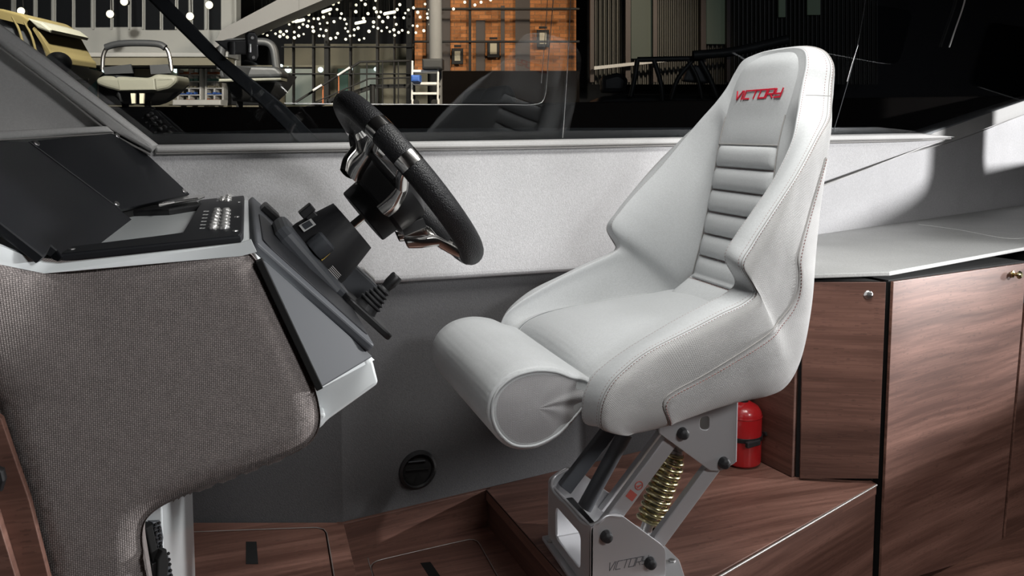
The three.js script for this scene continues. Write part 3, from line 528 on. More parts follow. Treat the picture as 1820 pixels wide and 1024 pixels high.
// ------------------------------------------------------------------ joystick and the control head beside it
{
  const b = onZ(632, 566, -1.36), o = thing('joystick', 'black joystick with a ribbed rubber boot at the foot of the helm face', 'joystick', b);
  const H = (s, z, off) => V(0.006 + 0.70 * s, 0.793 - 0.714 * s, z).addScaledVector(HN, off);
  const d = b.clone().sub(V(0.006, 0.793, 0)); const s = d.x * 0.70 - d.y * 0.714;
  part(o, 'base_plate', slab([H(s - 0.05, -1.31, .016), H(s + 0.06, -1.31, .016), H(s + 0.06, -1.43, .016), H(s - 0.05, -1.43, .016)], HN, 0.012, { bevel: 0.003, r: 0.02 }), M.black);
  const O = H(s, -1.36, 0.014), ax = onZ(680, 517, -1.36).sub(O).normalize();
  const prof = [[0, 0], [0.023, 0]];
  for (let i = 0; i < 5; i++) { const t = 0.012 + i * 0.0075, r = 0.0225 - i * 0.0022; prof.push([r - 0.003, t], [r, t + 0.0025], [r, t + 0.0045], [r - 0.003, t + 0.006]); }
  prof.push([0.0085, 0.052], [0, 0.052]);
  part(o, 'boot', lathe(prof, O, ax, 28), M.rubber);
  part(o, 'stick', lathe([[0, 0.05], [0.009, 0.05], [0.0095, 0.056], [0.011, 0.062], [0.0112, 0.078], [0.0095, 0.081], [0, 0.081]], O, ax, 22), M.black);
  const c = onZ(630, 520, -1.5), t = thing('throttle_control', 'black boxy throttle head behind the joystick on the helm face', 'throttle', c);
  const s2 = (c.x - 0.006) * 0.70 - (c.y - 0.793) * 0.714;
  part(t, 'housing', slab([H(s2 - 0.05, -1.46, .055), H(s2 + 0.022, -1.46, .055), H(s2 + 0.022, -1.56, .055), H(s2 - 0.05, -1.56, .055)], HN, 0.053, { bevel: 0.004, segs: 3, r: 0.006 }), M.greyPlastic);
  part(t, 'lever', slab([H(s2 - 0.005, -1.57, .06), H(s2 + 0.03, -1.57, .06), H(s2 + 0.03, -1.60, .06), H(s2 - 0.005, -1.60, .06)], HN, 0.06, { bevel: 0.006, segs: 3 }), M.steel);
}

// ------------------------------------------------------------------ walnut cabinets under the counter
{
  const c0 = onY(1418, 855, 0), c1 = onY(1556, 862, 0), nL = V(-(c1.z - c0.z), 0, c1.x - c0.x).normalize();
  const pc = V(1.557, 0, -1.608), nR = V(0.2385, 0, 0.971).normalize(), dR = V(0.971, 0, -0.2385).normalize();
  const onL = (x, y, off = 0) => onPlane(x, y, c0.clone().addScaledVector(nL, off), nL);
  const onR = (x, y, off = 0) => onPlane(x, y, pc.clone().addScaledVector(nR, off), nR);
  // corner unit on the platform
  const a = thing('corner_cabinet', 'narrow walnut corner cabinet with a round knob, standing on the seat platform', 'cabinet', V((c0.x + c1.x) / 2, 0, (c0.z + c1.z) / 2));
  const back = V(1.33, 0, -2.0), in0 = c0.clone().addScaledVector(nL, -0.022), in1 = c1.clone().addScaledVector(nL, -0.022);
  const up = (p, h) => p.clone().setY(h);
  const sN = V(-(c0.z - back.z), 0, c0.x - back.x).normalize();
  part(a, 'carcass', slab([up(in0, WTOP - 0.02), up(in1, WTOP - 0.02), up(V(1.52, 0, -1.86), WTOP - 0.02), up(V(1.37, 0, -1.9), WTOP - 0.02)], V(0, 1, 0), WTOP - 0.022, { bevel: 0 }), M.matte);
  part(a, 'side_panel', slab([up(back, 0.002), up(c0.clone().addScaledVector(nL, -0.026), 0.002), up(c0.clone().addScaledVector(nL, -0.026), WTOP - 0.025), up(back, WTOP - 0.025)], sN, 0.015, { bevel: 0.001 }), M.woodB);
  const door = part(a, 'door', slab([[1428, 502], [1575, 502], [1561, 851], [1422, 851]].map(([x, y]) => onL(x, y)), nL, 0.008, { bevel: 0.001 }), M.woodB);
  const k = onL(1543, 524, 0); part(door, 'knob', lathe([[0, 0.007], [0.003, 0.0075], [0.0085, 0.006], [0.0115, 0.003], [0.012, 0], [0, 0]], k, nL, 28), M.steel);
  // long run, facing the sole
  const b = thing('galley_cabinet', 'wide walnut cabinet below the counter with the brass knob at its top right', 'cabinet', V(1.9, -0.35, -1.75));
  part(b, 'carcass', slab([[1579, 498], [1822, 464], [1816, 982], [1560, 1040]].map(([x, y]) => onR(x, y, -0.02)), nR, 0.3, { bevel: 0 }), M.matte);
  const d1 = part(b, 'door', slab([[1588, 501], [1824, 468], [1817, 563], [1779, 979], [1565, 1045]].map(([x, y]) => onR(x, y)), nR, 0.008, { bevel: 0.001 }), M.woodA);
  const k2 = onR(1799, 487, 0); part(d1, 'knob', lathe([[0, 0.028], [0.006, 0.028], [0.011, 0.024], [0.0125, 0.02], [0.011, 0.017], [0.006, 0.014], [0.005, 0.006], [0.0105, 0.004], [0.011, 0], [0, 0]], k2, nR, 28), M.gold);
  const c = thing('galley_cabinet', 'walnut cabinet door cut by the right edge of the picture', 'cabinet', V(2.5, -0.35, -1.85));
  part(c, 'door', slab([[1823, 540], [1960, 510], [1930, 940], [1784, 978]].map(([x, y]) => onR(x, y)), nR, 0.008, { bevel: 0.001 }), M.woodB);
  part(c, 'carcass', slab([[1836, 500], [1970, 470], [1930, 950], [1836, 975]].map(([x, y]) => onR(x, y, -0.02)), nR, 0.3, { bevel: 0 }), M.matte);
  // counter
  const q = (x, y) => onY(x, y, WTOP);
  const top = thing('countertop', 'pale grey counter on the walnut cabinets, angled at its front corner', 'countertop', V(1.9, WTOP - 0.012, -1.95));
  part(top, 'slab', slab([V(c0.x - 0.012, WTOP, c0.z + 0.012), q(1581, 483), q(1900, 425), q(1900, 353), q(1451, 417), V(1.5, WTOP, -2.03), V(1.34, WTOP, -1.995)], V(0, 1, 0), 0.012, { bevel: 0.003, segs: 3 }), M.counter);
  part(top, 'joint_line', tube([q(1633, 399), q(1700, 408), q(1790, 424), q(1815, 424), q(1840, 418)].map(p => p.setY(WTOP + 0.0003)), 0.0012, false, 40), M.white);
}
// fire extinguisher strapped to the cabinet side
{
  const c = V(1.305, 0, -1.84), up = V(0, 1, 0), o = thing('fire_extinguisher', 'red fire extinguisher strapped to the cabinet side behind the seat', 'fire extinguisher', c);
  part(o, 'cylinder', lathe([[0, 0], [0.045, 0], [0.051, 0.006], [0.052, 0.012], [0.052, 0.135], [0.05, 0.15], [0.042, 0.163], [0.026, 0.172], [0.016, 0.176], [0, 0.176]], c.clone().setY(0.003), up, 40), M.extRed);
  part(o, 'neck_ring', lathe([[0.0525, 0.136], [0.0535, 0.139], [0.0525, 0.142]], c.clone().setY(0.003), up, 40), M.extRed);
  part(o, 'valve', merge([lathe([[0, 0.17], [0.014, 0.17], [0.014, 0.2], [0.008, 0.205], [0, 0.205]], c, up, 18), beam(V(c.x - 0.02, 0.2, c.z), V(c.x + 0.05, 0.215, c.z), 0.012, 0.016, V(0, 0, 1))]), M.black);
  part(o, 'strap', lathe([[0.0525, 0.076], [0.055, 0.077], [0.055, 0.088], [0.0525, 0.089]], c, up, 40), M.black);
  part(o, 'buckle', box(V(c.x - 0.005, 0.078, c.z + 0.056), 0.05, 0.016, 0.012, 0.003, 0.2), M.rubber);
  const cs = V(1.389, 0, -1.716), bn = V(-0.979, 0, 0.204), onC = (x, y, f) => onPlane(x, y, cs.clone().addScaledVector(bn, f), bn);
  const bk = part(o, 'bracket', merge([slab([[1358, 748], [1372, 746], [1372, 796], [1358, 798]].map(([x, y]) => onC(x, y, 0.006)), bn, 0.006, { bevel: 0.001 }), beam(V(c.x + 0.05, 0.083, c.z + 0.005), onC(1364, 771, 0.008), 0.014, 0.01, UPV)]), M.black);
  for (const y of [757, 786]) part(bk, 'screw', disc(onC(1363, y, 0.006), bn, 0.0045, 0.003, 12), M.steel);
}

// ------------------------------------------------------------------ helm seat on its suspension pedestal
{
  const ZC = -1.5, o = thing('helm_chair', 'light grey helm chair with red embroidered headrest on a sprung metal pedestal', 'chair', V(0.74, 0, ZC));
  // stations along the wing edge, from under the front to the top of the head: x, y, half width
  const IN = [[.603, .402, .232], [.561, .415, .24], [.553, .45, .245], [.558, .48, .247], [.577, .51, .248], [.632, .545, .248], [.728, .59, .247], [.80, .618, .245], [.848, .637, .243], [.866, .657, .241], [.842, .704, .24], [.868, .744, .238], [.905, .785, .234], [.962, .845, .222], [1.016, .915, .203], [1.048, .965, .178], [1.073, 1.004, .155], [1.093, 1.04, .138], [1.108, 1.075, .128], [1.119, 1.104, .108], [1.132, 1.116, .062], [1.135, 1.118, 0]];
  const OUT = [[.632, .402, .268], [.58, .416, .282], [.574, .458, .288], [.59, .497, .292], [.618, .523, .294], [.665, .552, .295], [.752, .584, .296], [.81, .606, .296], [.858, .622, .295], [.880, .643, .293], [.853, .690, .291], [.876, .728, .288], [.922, .785, .283], [.985, .857, .272], [1.05, .925, .245], [1.098, .96, .215], [1.124, .99, .188], [1.138, 1.03, .172], [1.15, 1.072, .16], [1.152, 1.103, .13], [1.153, 1.119, .075], [1.154, 1.123, 0]];
  const A = [[.62, .415, .2], [.58, .425, .2], [.575, .445, .2], [.585, .455, .2], [.605, .465, .2], [.66, .47, .2], [.745, .475, .2], [.83, .48, .2], [.92, .49, .195], [.985, .515, .18], [1.008, .565, .15], [1.018, .63, .132], [1.028, .695, .122], [1.038, .765, .115], [1.049, .84, .111], [1.06, .91, .109], [1.075, .97, .109], [1.088, 1.012, .11], [1.102, 1.055, .108], [1.115, 1.088, .092], [1.13, 1.107, .055], [1.134, 1.112, 0]];
  const K = [[.65, .4], [.645, .394], [.65, .393], [.68, .395], [.72, .4], [.77, .409], [.82, .418], [.88, .424], [.945, .426], [.99, .436], [1.022, .47], [1.042, .525], [1.056, .60], [1.068, .69], [1.084, .80], [1.105, .89], [1.135, .965], [1.158, 1.02], [1.168, 1.065], [1.168, 1.095], [1.162, 1.113], [1.157, 1.12]];
  const KZ = [.25, .255, .26, .262, .262, .26, .258, .254, .248, .24, .235, .232, .228, .22, .21, .195, .17, .15, .135, .11, .065, 0];
  const side = k => {
    const v = a => a.map(p => V(p[0], p[1], ZC + k * p[2]));
    const a = v(A), i = v(IN), u = v(OUT), kk = K.map((p, j) => V(p[0], p[1], ZC + k * KZ[j]));
    const mix = (p, q, t, f) => p.map((w, j) => { const r = w.clone().lerp(q[j], t); if (f) f(r, j); return r; });
    return { a, i, u, kk, mix };
  };
  const shells = [];
  for (const k of [1, -1]) {
    const { a, i, u, kk, mix } = side(k);
    const rows = [a, mix(a, i, 0.35, (r, j) => { if (j > 8 && j < 16) r.x += 0.012; if (j <= 8) r.z += k * 0.012; }), mix(a, i, 0.75, (r, j) => { if (j > 8 && j < 16) r.x += 0.006; if (j <= 8) r.z += k * 0.008; }), mix(a, i, 0.96), mix(i, u, 0.10), mix(i, u, 0.5, (r, j) => { r.y += j < 9 ? 0.003 : 0.001; r.x -= j > 9 ? 0.004 : 0; }), mix(i, u, 0.9), mix(u, kk, 0.03)];
    const sf = new Surf(rows);
    part(o, 'side_bolster', sf.geo(150, 40, 0, 1, k < 0), M.vinyl);
    // double seams in dark red thread
    const line = (t, s0, s1, off, n = 90) => { const L = []; for (let q = 0; q <= n; q++) { const s = lerp(s0, s1, q / n), nn = sf.normal(s, t); if (k < 0) nn.negate(); L.push(sf.eval(s, t).addScaledVector(nn, off)); } return L; };
    // t of the seams: rows are spaced 1/7
    const seams = [0.545, 0.80, 0.885];
    part(o, 'welt', tube(line(0.845, 0.02, 0.985, 0.0002, 130), 0.0009, false, 200, 6), M.piping);
    if (k > 0 || true) for (const t of seams) part(o, 'seam', stitches(line(t, 0.02, 0.985, 0.0006, 130), 0.0038, 0.0024, 0.00085), M.stitch, { kind: 'stuff' });
    part(o, 'welt', tube(line(0.925, 0.02, 0.985, 0.0004, 130), 0.0014, false, 200, 6), M.piping);
    if (k < 0) {   // upright seam inside the far wing
      const P = []; for (let q = 0; q <= 30; q++) P.push(null);
      const sB = 7.6 / 21, sT = 13.9 / 21; const L = []; for (let q = 0; q <= 40; q++) { const s = lerp(sB, sT, q / 40), t = lerp(0.27, 0.40, Math.pow(q / 40, 1.2)), nn = sf.normal(s, t).negate(); L.push(sf.eval(s, t).addScaledVector(nn, 0.0006)); }
      part(o, 'seam', stitches(L, 0.0038, 0.0024, 0.0007), M.stitch, { kind: 'stuff' });
    }
    if (k > 0) {   // seam across the side of the head
      const L = []; for (let q = 0; q <= 14; q++) { const t = lerp(0.60, 0.93, q / 14), s = lerp(16.2, 16.5, q / 14) / 21, nn = sf.normal(s, t); L.push(sf.eval(s, t).addScaledVector(nn, 0.0002)); }
      part(o, 'welt', tube(L, 0.0009, false, 40, 5), M.piping);
    }
  }
  // outer shell
  {
    const n = side(1), f = side(-1), rows = [];
    const bul = j => j < 13 ? 0.014 : j < 16 ? 0.006 : 0.002;
    const H = (sd, k) => [sd.u, sd.mix(sd.u, sd.kk, 0.12, (r, j) => { r.z += k * bul(j) * 0.7; }), sd.mix(sd.u, sd.kk, 0.45, (r, j) => { r.z += k * bul(j) * 1.4; }), sd.mix(sd.u, sd.kk, 0.8, (r, j) => { r.z += k * bul(j) * 1.3; }), sd.kk.map(p => p.clone())];
    const N = H(n, 1), Fv = H(f, -1);
    const nrm = j => { const a = K[Math.max(0, j - 1)], b = K[Math.min(21, j + 1)]; const L = Math.hypot(b[0] - a[0], b[1] - a[1]) || 1; return [(b[1] - a[1]) / L, -(b[0] - a[0]) / L]; };
    const inner = (k, q, off) => K.map((p, j) => { const m = nrm(j), e = j < 19 ? off : off * 0.3; return V(p[0] + m[0] * e, p[1] + m[1] * e, ZC + k * KZ[j] * q); });
    rows.push(...N, inner(1, 0.8, 0.010), inner(1, 0.4, 0.014), inner(-1, 0.4, 0.014), inner(-1, 0.8, 0.010), ...Fv.reverse());
    const sf = new Surf(rows), g = sf.geo(150, 84, 0, 1);
    const sh = part(o, 'shell', g, M.weave, { label: 'outer shell in grey woven vinyl' }); shells.push(sh);
    // back cover wrapping round the side, proud of the shell, with its stitched edge
    o.updateMatrixWorld(true);
    const rc = new THREE.Raycaster(); const dirn = V(0, 0, -1);
    const sideZ = (x, y, k) => { rc.set(V(x, y, ZC + k * 0.6), V(0, 0, -k)); sh.material.side = THREE.DoubleSide; const h = rc.intersectObject(sh, false); return h.length ? h[0].point : null; };
    const S = [[.716, .404], [.688, .452], [.690, .466], [.703, .475], [.76, .497], [.824, .525], [.87, .546], [.911, .566], [.945, .588], [.972, .612], [.985, .64], [.984, .672], [.979, .696], [.988, .722], [1.015, .772], [1.048, .835], [1.075, .885]];
    const T = [[.73, .402], [.75, .406], [.78, .411], [.82, .418], [.87, .423], [.92, .425], [.955, .428], [.985, .437], [1.008, .455], [1.025, .485], [1.038, .53], [1.048, .58], [1.056, .63], [1.064, .69], [1.074, .76], [1.09, .83], [1.098, .88]];
    const resample = (P, n) => { const c = new THREE.CatmullRomCurve3(P.map(p => V(p[0], p[1], 0)), false, 'centripetal'), out = []; for (let i = 0; i <= n; i++) out.push(c.getPoint(i / n)); return out; };
    for (const k of [1, -1]) {
      const n = 80, sS = resample(S, n), tT = resample(T, n), w = 8, pos = [], uv = [], idx = [], edge = [], thread = [];
      for (let i = 0; i <= n; i++) for (let j = 0; j <= w; j++) {
        const x = lerp(sS[i].x, tT[i].x, j / w * 0.93), y = lerp(sS[i].y, tT[i].y, j / w * 0.93); let p = sideZ(x, y, k);
        if (!p) p = V(x, y, ZC + k * 0.24);
        p = p.clone(); p.z += k * (j === 0 ? 0.0004 : 0.0035 * (1 - Math.pow(j / w, 3))); pos.push(p.x, p.y, p.z); uv.push(x, y);
        if (j === 0) edge.push(p.clone()); if (j === 1) thread.push(p.clone().lerp(edge[edge.length - 1], 0.35).add(V(0, 0, k * 0.0016)));
      }
      for (let i = 0; i < n; i++) for (let j = 0; j < w; j++) { const a = i * (w + 1) + j, b = a + 1, c = a + w + 1, d = c + 1; if (k > 0) idx.push(a, c, b, b, c, d); else idx.push(a, b, c, b, d, c); }
      const g2 = new THREE.BufferGeometry(); g2.setAttribute('position', new THREE.Float32BufferAttribute(pos, 3)); g2.setAttribute('uv', new THREE.Float32BufferAttribute(uv, 2)); g2.setIndex(idx); g2.computeVertexNormals();
      part(o, 'back_cover', g2, M.weave);
      part(o, 'welt', tube(edge.map(p => p.add(V(0, 0, k * 0.0006))), 0.0012, false, 160, 6), M.piping);
      part(o, 'seam', stitches(thread, 0.004, 0.0026, 0.0008), M.stitch, { kind: 'stuff' });
    }
  }
  // inside of the back: smooth head panel and backing, and the seven ribs
  {
    const a = A.map(p => V(p[0], p[1], ZC + p[2])), b = A.map(p => V(p[0], p[1], ZC - p[2]));
    const m = (t, f) => a.map((p, j) => { const r = p.clone().lerp(b[j], t); r.x += f(j); return r; });
    const cup = j => j < 8 ? 0 : j < 15 ? 0.012 : j < 17 ? -0.002 : j < 20 ? -0.006 : 0;
    const sf = new Surf([a, m(0.15, j => cup(j) * 0.7), m(0.5, cup), m(0.85, j => cup(j) * 0.7), b]);
    part(o, 'back_panel', sf.geo(90, 24, 7 / 21, 1, false), M.vinyl);
    const ins = [[.95, .555], [1.012, .60], [1.022, .655], [1.031, .71], [1.038, .765], [1.046, .82], [1.053, .865], [1.060, .908]];
    const yx = y => { for (let i = 0; i < ins.length - 1; i++) if (y <= ins[i + 1][1]) return lerp(ins[i][0], ins[i + 1][0], (y - ins[i][1]) / (ins[i + 1][1] - ins[i][1])); return 1.06; };
    const hw = y => lerp(0.135, 0.111, (y - 0.56) / 0.34);
    const n = 7, y0 = 0.535, y1 = 0.905, dy = (y1 - y0) / n;
    for (let r = 0; r < n; r++) {
      const pos = [], uv = [], idx = [], NU = 24, NV = 14;
      for (let q = 0; q <= NV; q++) for (let p = 0; p <= NU; p++) {
        const v = q / NV, u = p / NU * 2 - 1, y = Math.max(0.556, y0 + (r + v) * dy) , w = hw(y), w2 = 2 * v - 1;
        const e = Math.pow(Math.max(0, 1 - Math.pow(Math.abs(w2), 2.6)), 0.6) * Math.pow(Math.max(0, 1 - Math.pow(Math.abs(u), 9)), 0.6);
        pos.push(yx(y) + 0.004 - 0.0165 * e, y0 + (r + v) * dy, ZC + u * w); uv.push(u * w, y);
      }
      for (let q = 0; q < NV; q++) for (let p = 0; p < NU; p++) { const a2 = q * (NU + 1) + p, b2 = a2 + 1, c2 = a2 + NU + 1; idx.push(a2, c2, b2, b2, c2, c2 + 1); }
      const g = new THREE.BufferGeometry(); g.setAttribute('position', new THREE.Float32BufferAttribute(pos, 3)); g.setAttribute('uv', new THREE.Float32BufferAttribute(uv, 2)); g.setIndex(idx); g.computeVertexNormals();
      part(o, 'rib', g, M.vinyl);
      if (r > 0) { const y = y0 + r * dy; part(o, 'seam', stitches(Array.from({ length: 9 }, (_, i) => V(yx(y) - 0.0005, y, ZC + lerp(-1, 1, i / 8) * hw(y) * 0.97)), 0.0038, 0.0024, 0.0007), M.stitch, { kind: 'stuff' }); }
    }
    part(o, 'welt', tube(Array.from({ length: 9 }, (_, i) => V(1.0605 - 0.0035, y1 + 0.001, ZC + lerp(-1, 1, i / 8) * 0.109)), 0.0013, false, 30, 6), M.piping);
    for (const k of [1, -1]) part(o, 'welt', tube(A.slice(9, 17).map(p => V(p[0] - 0.002, p[1], ZC + k * p[2])), 0.0013, false, 60, 6), M.piping);
    // embroidered lettering on the headrest
    const P0 = sf.eval(17.1 / 21, 0.5), P1 = sf.eval(16.4 / 21, 0.5); 
    const upv = P0.clone().sub(P1).normalize(), rtv = V(0, 0, 1), nn = upv.clone().cross(rtv).normalize(); if (nn.x > 0) nn.negate();
    const c = V(0, 0, 0); const yM = 1.018; { const t = (yM - P1.y) / (P0.y - P1.y); c.copy(P1).lerp(P0, t); }
    part(o, 'embroidery', word(c.addScaledVector(nn, 0.0012), rtv, upv, nn, 0.165, 0.0185, 0.0034, 0.0018, 0.006), M.red, { label: 'red embroidered wordmark reading VICTORY' });
  }
  // seat cushion
  {
    const prof = [[.60, .43], [.578, .455], [.582, .49], [.60, .512], [.64, .53], [.72, .544], [.82, .553], [.92, .561], [.99, .566], [1.005, .55], [1.005, .46], [.9, .44]];
    const c = new THREE.CatmullRomCurve3(prof.map(p => V(p[0], p[1], 0)), true, 'centripetal').getPoints(90);
    const sh = new THREE.Shape(c.slice(0, -1).map(p => new THREE.Vector2(p.x, p.y)));
    const g = new THREE.ExtrudeGeometry(sh, { depth: 0.36, steps: 14, bevelEnabled: true, bevelSize: 0.02, bevelThickness: 0.024, bevelOffset: -0.02, bevelSegments: 6 });
    g.translate(0, 0, ZC - 0.18);
    const p = g.attributes.position; for (let i = 0; i < p.count; i++) { const z = (p.getZ(i) - ZC) / 0.2, x = p.getX(i); p.setY(i, p.getY(i) - (p.getY(i) > 0.47 ? 0.022 * Math.pow(Math.abs(z), 2.4) : 0)); if (x > 0.9) p.setZ(i, ZC + (p.getZ(i) - ZC) * (1 - 0.5 * (x - 0.9))); }
    part(o, 'seat_cushion', metreUV(toCreasedNormals(g, 1.0)), M.vinyl);
    const edge = k => [[.582, .468], [.586, .492], [.602, .51], [.64, .527], [.72, .540], [.82, .549], [.92, .557]].map(([x, y]) => V(x, y - 0.018, ZC + k * 0.199));
    for (const k of [1, -1]) part(o, 'welt', tube(edge(k), 0.0022, false, 50, 6), M.vinyl);
  }
  // thigh roll with flat welted ends
  {
    const prof = [[.386, .44], [.394, .478], [.425, .506], [.472, .517], [.52, .51], [.552, .495], [.588, .48], [.596, .455], [.578, .43], [.558, .408], [.525, .379], [.475, .362], [.43, .37], [.398, .402]];
    const cv = off => { const c = new THREE.CatmullRomCurve3(prof.map(p => V(p[0], p[1], 0)), true, 'centripetal').getPoints(100).slice(0, -1); const m = V(.478, .44, 0); return c.map(p => { const d = p.clone().sub(m); const l = d.length(); return p.clone().addScaledVector(d, -off / l); }); };
    const sh = new THREE.Shape(cv(0).map(p => new THREE.Vector2(p.x, p.y)));
    const g = new THREE.ExtrudeGeometry(sh, { depth: 0.385, steps: 12, bevelEnabled: true, bevelSize: 0.012, bevelThickness: 0.012, bevelOffset: -0.012, bevelSegments: 4 }); g.translate(0, 0, ZC - 0.1925);
    const p = g.attributes.position; for (let i = 0; i < p.count; i++) p.setX(i, p.getX(i) + (p.getZ(i) - ZC) * 0.02);
    part(o, 'thigh_roll', metreUV(toCreasedNormals(g, 1.0)), M.vinyl);
    for (const k of [1, -1]) {
      const z = ZC + k * 0.2035, dx = k * 0.2035 * 0.02, rim = cv(0.009);
      const pos = [], idx = [], uv = [], nr = 6, m = V(.478, .44, 0);
      for (let r = 0; r <= nr; r++) for (const q of rim) { const t = 1 - r / nr, w = m.clone().lerp(q, t), wr = 0.002 * Math.sin(q.y * 150 + t * 3) * t * Math.max(0, Math.min(1, (q.x - .5) * 12)); pos.push(w.x + dx, w.y, z + k * (0.006 * (1 - t * t) + wr)); uv.push(w.x, w.y); }
      const N = rim.length; for (let r = 0; r < nr; r++) for (let i = 0; i < N; i++) { const a = r * N + i, b = r * N + (i + 1) % N, c = a + N, d = b + N; if (k > 0) idx.push(a, c, b, b, c, d); else idx.push(a, b, c, b, d, c); }
      const g2 = new THREE.BufferGeometry(); g2.setAttribute('position', new THREE.Float32BufferAttribute(pos, 3)); g2.setAttribute('uv', new THREE.Float32BufferAttribute(uv, 2)); g2.setIndex(idx); g2.computeVertexNormals();
      part(o, 'roll_end', g2, M.weaveShaded);
      part(o, 'welt', tube(rim.filter((_, i) => i % 2 === 0).map(q => V(q.x + dx, q.y, z)), 0.003, true, 120, 8), M.vinyl);
    }
  }
  // pedestal
  {
    const PN = V(0, 0, 1), zn = -1.385, zf = -1.615, P = (L, z) => L.map(([x, y]) => V(x, y, z));
    const ped = part(o, 'pedestal', slab([V(.615, .008, -1.37), V(.62, .008, -1.63), V(.84, .008, -1.63), V(.868, .008, -1.56), V(.868, .008, -1.44), V(.842, .008, -1.37)], V(0, 1, 0), 0.008, { bevel: 0.0015, r: 0.006 }), M.alu, { label: 'brushed metal suspension pedestal' });
    for (const [x, z] of [[.85, -1.44], [.85, -1.56], [.625, -1.41], [.63, -1.6]]) part(ped, 'bolt', disc(V(x, .008, z), V(0, 1, 0), 0.008, 0.004, 6), M.steel);
    // lower bracket
    const lowP = [[.632, .008], [.632, .146], [.648, .156], [.672, .169], [.70, .162], [.795, .082], [.803, .07], [.803, .008]];
    for (const z of [zn, zf]) part(ped, 'lower_bracket', slab(P(lowP, z), PN, 0.006, { bevel: 0.0012, r: 0.01 }), M.alu);
    const front = (h) => h.map(([y, z]) => V(.632, y, z));
    part(ped, 'front_web', slab(front([[.008, zn], [.148, zn], [.138, zf], [.008, zf]]), V(-1, 0, 0), 0.006, { bevel: 0.001, holes: [front([[.03, zn - .05], [.108, zn - .05], [.104, zf + .04], [.03, zf + .04]])], hr: 0.018 }), M.alu);
    part(ped, 'top_lip', tube([V(.70, .158, zn - .003), V(.668, .164, zn - .003), V(.646, .152, zn - .003), V(.634, .142, zn - .02), V(.632, .136, -1.5), V(.632, .136, zf + .02), V(.645, .15, zf), V(.68, .165, zf)], 0.0042, false, 60, 8), M.alu);
    part(ped, 'bump_pad', merge([box(V(.655, .112, -1.5), 0.035, 0.02, 0.14, 0.006)]), M.rubber);
    // upper bracket with oval holes and rounded rear edge
    const upP = [[.79, .40], [.783, .322], [.905, .226], [.932, .221], [.968, .234, .004], [.968, .42]];
    for (const z of [zn, zf]) part(ped, 'upper_bracket', slab(P(upP, z), PN, 0.006, { bevel: 0.0012, r: 0.006, holes: [P([[.878, .345], [.878, .318], [.901, .314], [.901, .345]], z)], hr: 0.011 }), M.alu);
    part(ped, 'rear_web', slab([V(.97, .234, zn - .004), V(.97, .42, zn - .004), V(.97, .42, zf), V(.97, .234, zf)], V(1, 0, 0), 0.006, { bevel: 0.001 }), M.alu);
    part(ped, 'rear_edge', bar(V(.9665, .236, zn - .0035), V(.9665, .42, zn - .0035), 0.0042, 14), M.alu);
    part(ped, 'seat_plate', box(V(.83, .395, ZC), .32, .012, .24, 0.002), M.alu);
    // arms: two rear, two front, and the round cross post
    const L0 = [.665, .125], U0 = [.836, .316], L1 = [.765, .051], U1 = [.936, .24];
    for (const z of [zn - .02, zf + .012]) {
      part(ped, 'rear_arm', beam(V(L1[0], L1[1], z), V(U1[0], U1[1], z), 0.034, 0.018, PN), M.alu);
      part(ped, 'front_arm', beam(V(L0[0], L0[1], z), V(U0[0], U0[1], z), 0.034, 0.018, PN), z > ZC ? M.alu : M.greyPlastic);
      for (const [x, y] of [L0, U0, L1, U1]) {
        const zz = z > ZC ? zn : zf - .006, s = z > ZC ? 1 : -1;
        part(ped, 'bolt_cap', lathe([[0, 0.016], [0.006, 0.0155], [0.0105, 0.012], [0.0125, 0.005], [0.0125, 0], [0, 0]], V(x, y, zz), V(0, 0, s), 6 * 4), M.rubber);
      }
    }
    part(ped, 'cross_post', bar(V(.70, .09, -1.57), V(.80, .25, -1.57), 0.017, 20), M.greyPlastic);
    // spring over its damper
    const s0 = V(.803, .072, -1.47), s1 = V(.876, .252, -1.47), ax = s1.clone().sub(s0), L = ax.length(); ax.normalize();
    const e1 = V(0, 0, 1), e2 = ax.clone().cross(e1).normalize(), turns = 11.5, pts = [];
    for (let i = 0; i <= 360; i++) { const t = i / 360, a = t * turns * 2 * Math.PI, r = 0.0255 - 0.009 * Math.max(0, (t - 0.82) / 0.18); pts.push(s0.clone().addScaledVector(ax, L * (0.06 + 0.86 * t)).addScaledVector(e1, Math.cos(a) * r).addScaledVector(e2, Math.sin(a) * r)); }
    part(ped, 'coil_spring', new THREE.TubeGeometry(new THREE.CatmullRomCurve3(pts), 720, 0.0054, 9, false), M.gold);
    part(ped, 'damper', merge([bar(s0, s0.clone().addScaledVector(ax, L * 0.62), 0.0135, 18), bar(s0, s1, 0.006, 12), disc(s0.clone().addScaledVector(ax, L * 0.9), ax, 0.019, 0.008, 20), bar(s1.clone().add(V(0, 0, -0.014)), s1.clone().add(V(0, 0, 0.014)), 0.011, 16)]), M.steel);
    // warning sticker on the near front arm
    const dA = V(U0[0] - L0[0], U0[1] - L0[1], 0).normalize(), dP = V(dA.y, -dA.x, 0), st = t => V(L0[0], L0[1], zn - .0105).addScaledVector(dA, t);
    const quad = (c, w, h) => slab([c.clone().addScaledVector(dP, -w).addScaledVector(dA, -h), c.clone().addScaledVector(dP, w).addScaledVector(dA, -h), c.clone().addScaledVector(dP, w).addScaledVector(dA, h), c.clone().addScaledVector(dP, -w).addScaledVector(dA, h)], PN, 0.0004, { bevel: 0 });
    part(ped, 'warning_sticker', merge([quad(st(0.093), 0.0105, 0.0085)]), M.stickerRed);
    const ring = new THREE.TorusGeometry(0.0085, 0.0013, 6, 24); const rc0 = st(0.118); ring.translate(rc0.x, rc0.y, rc0.z);
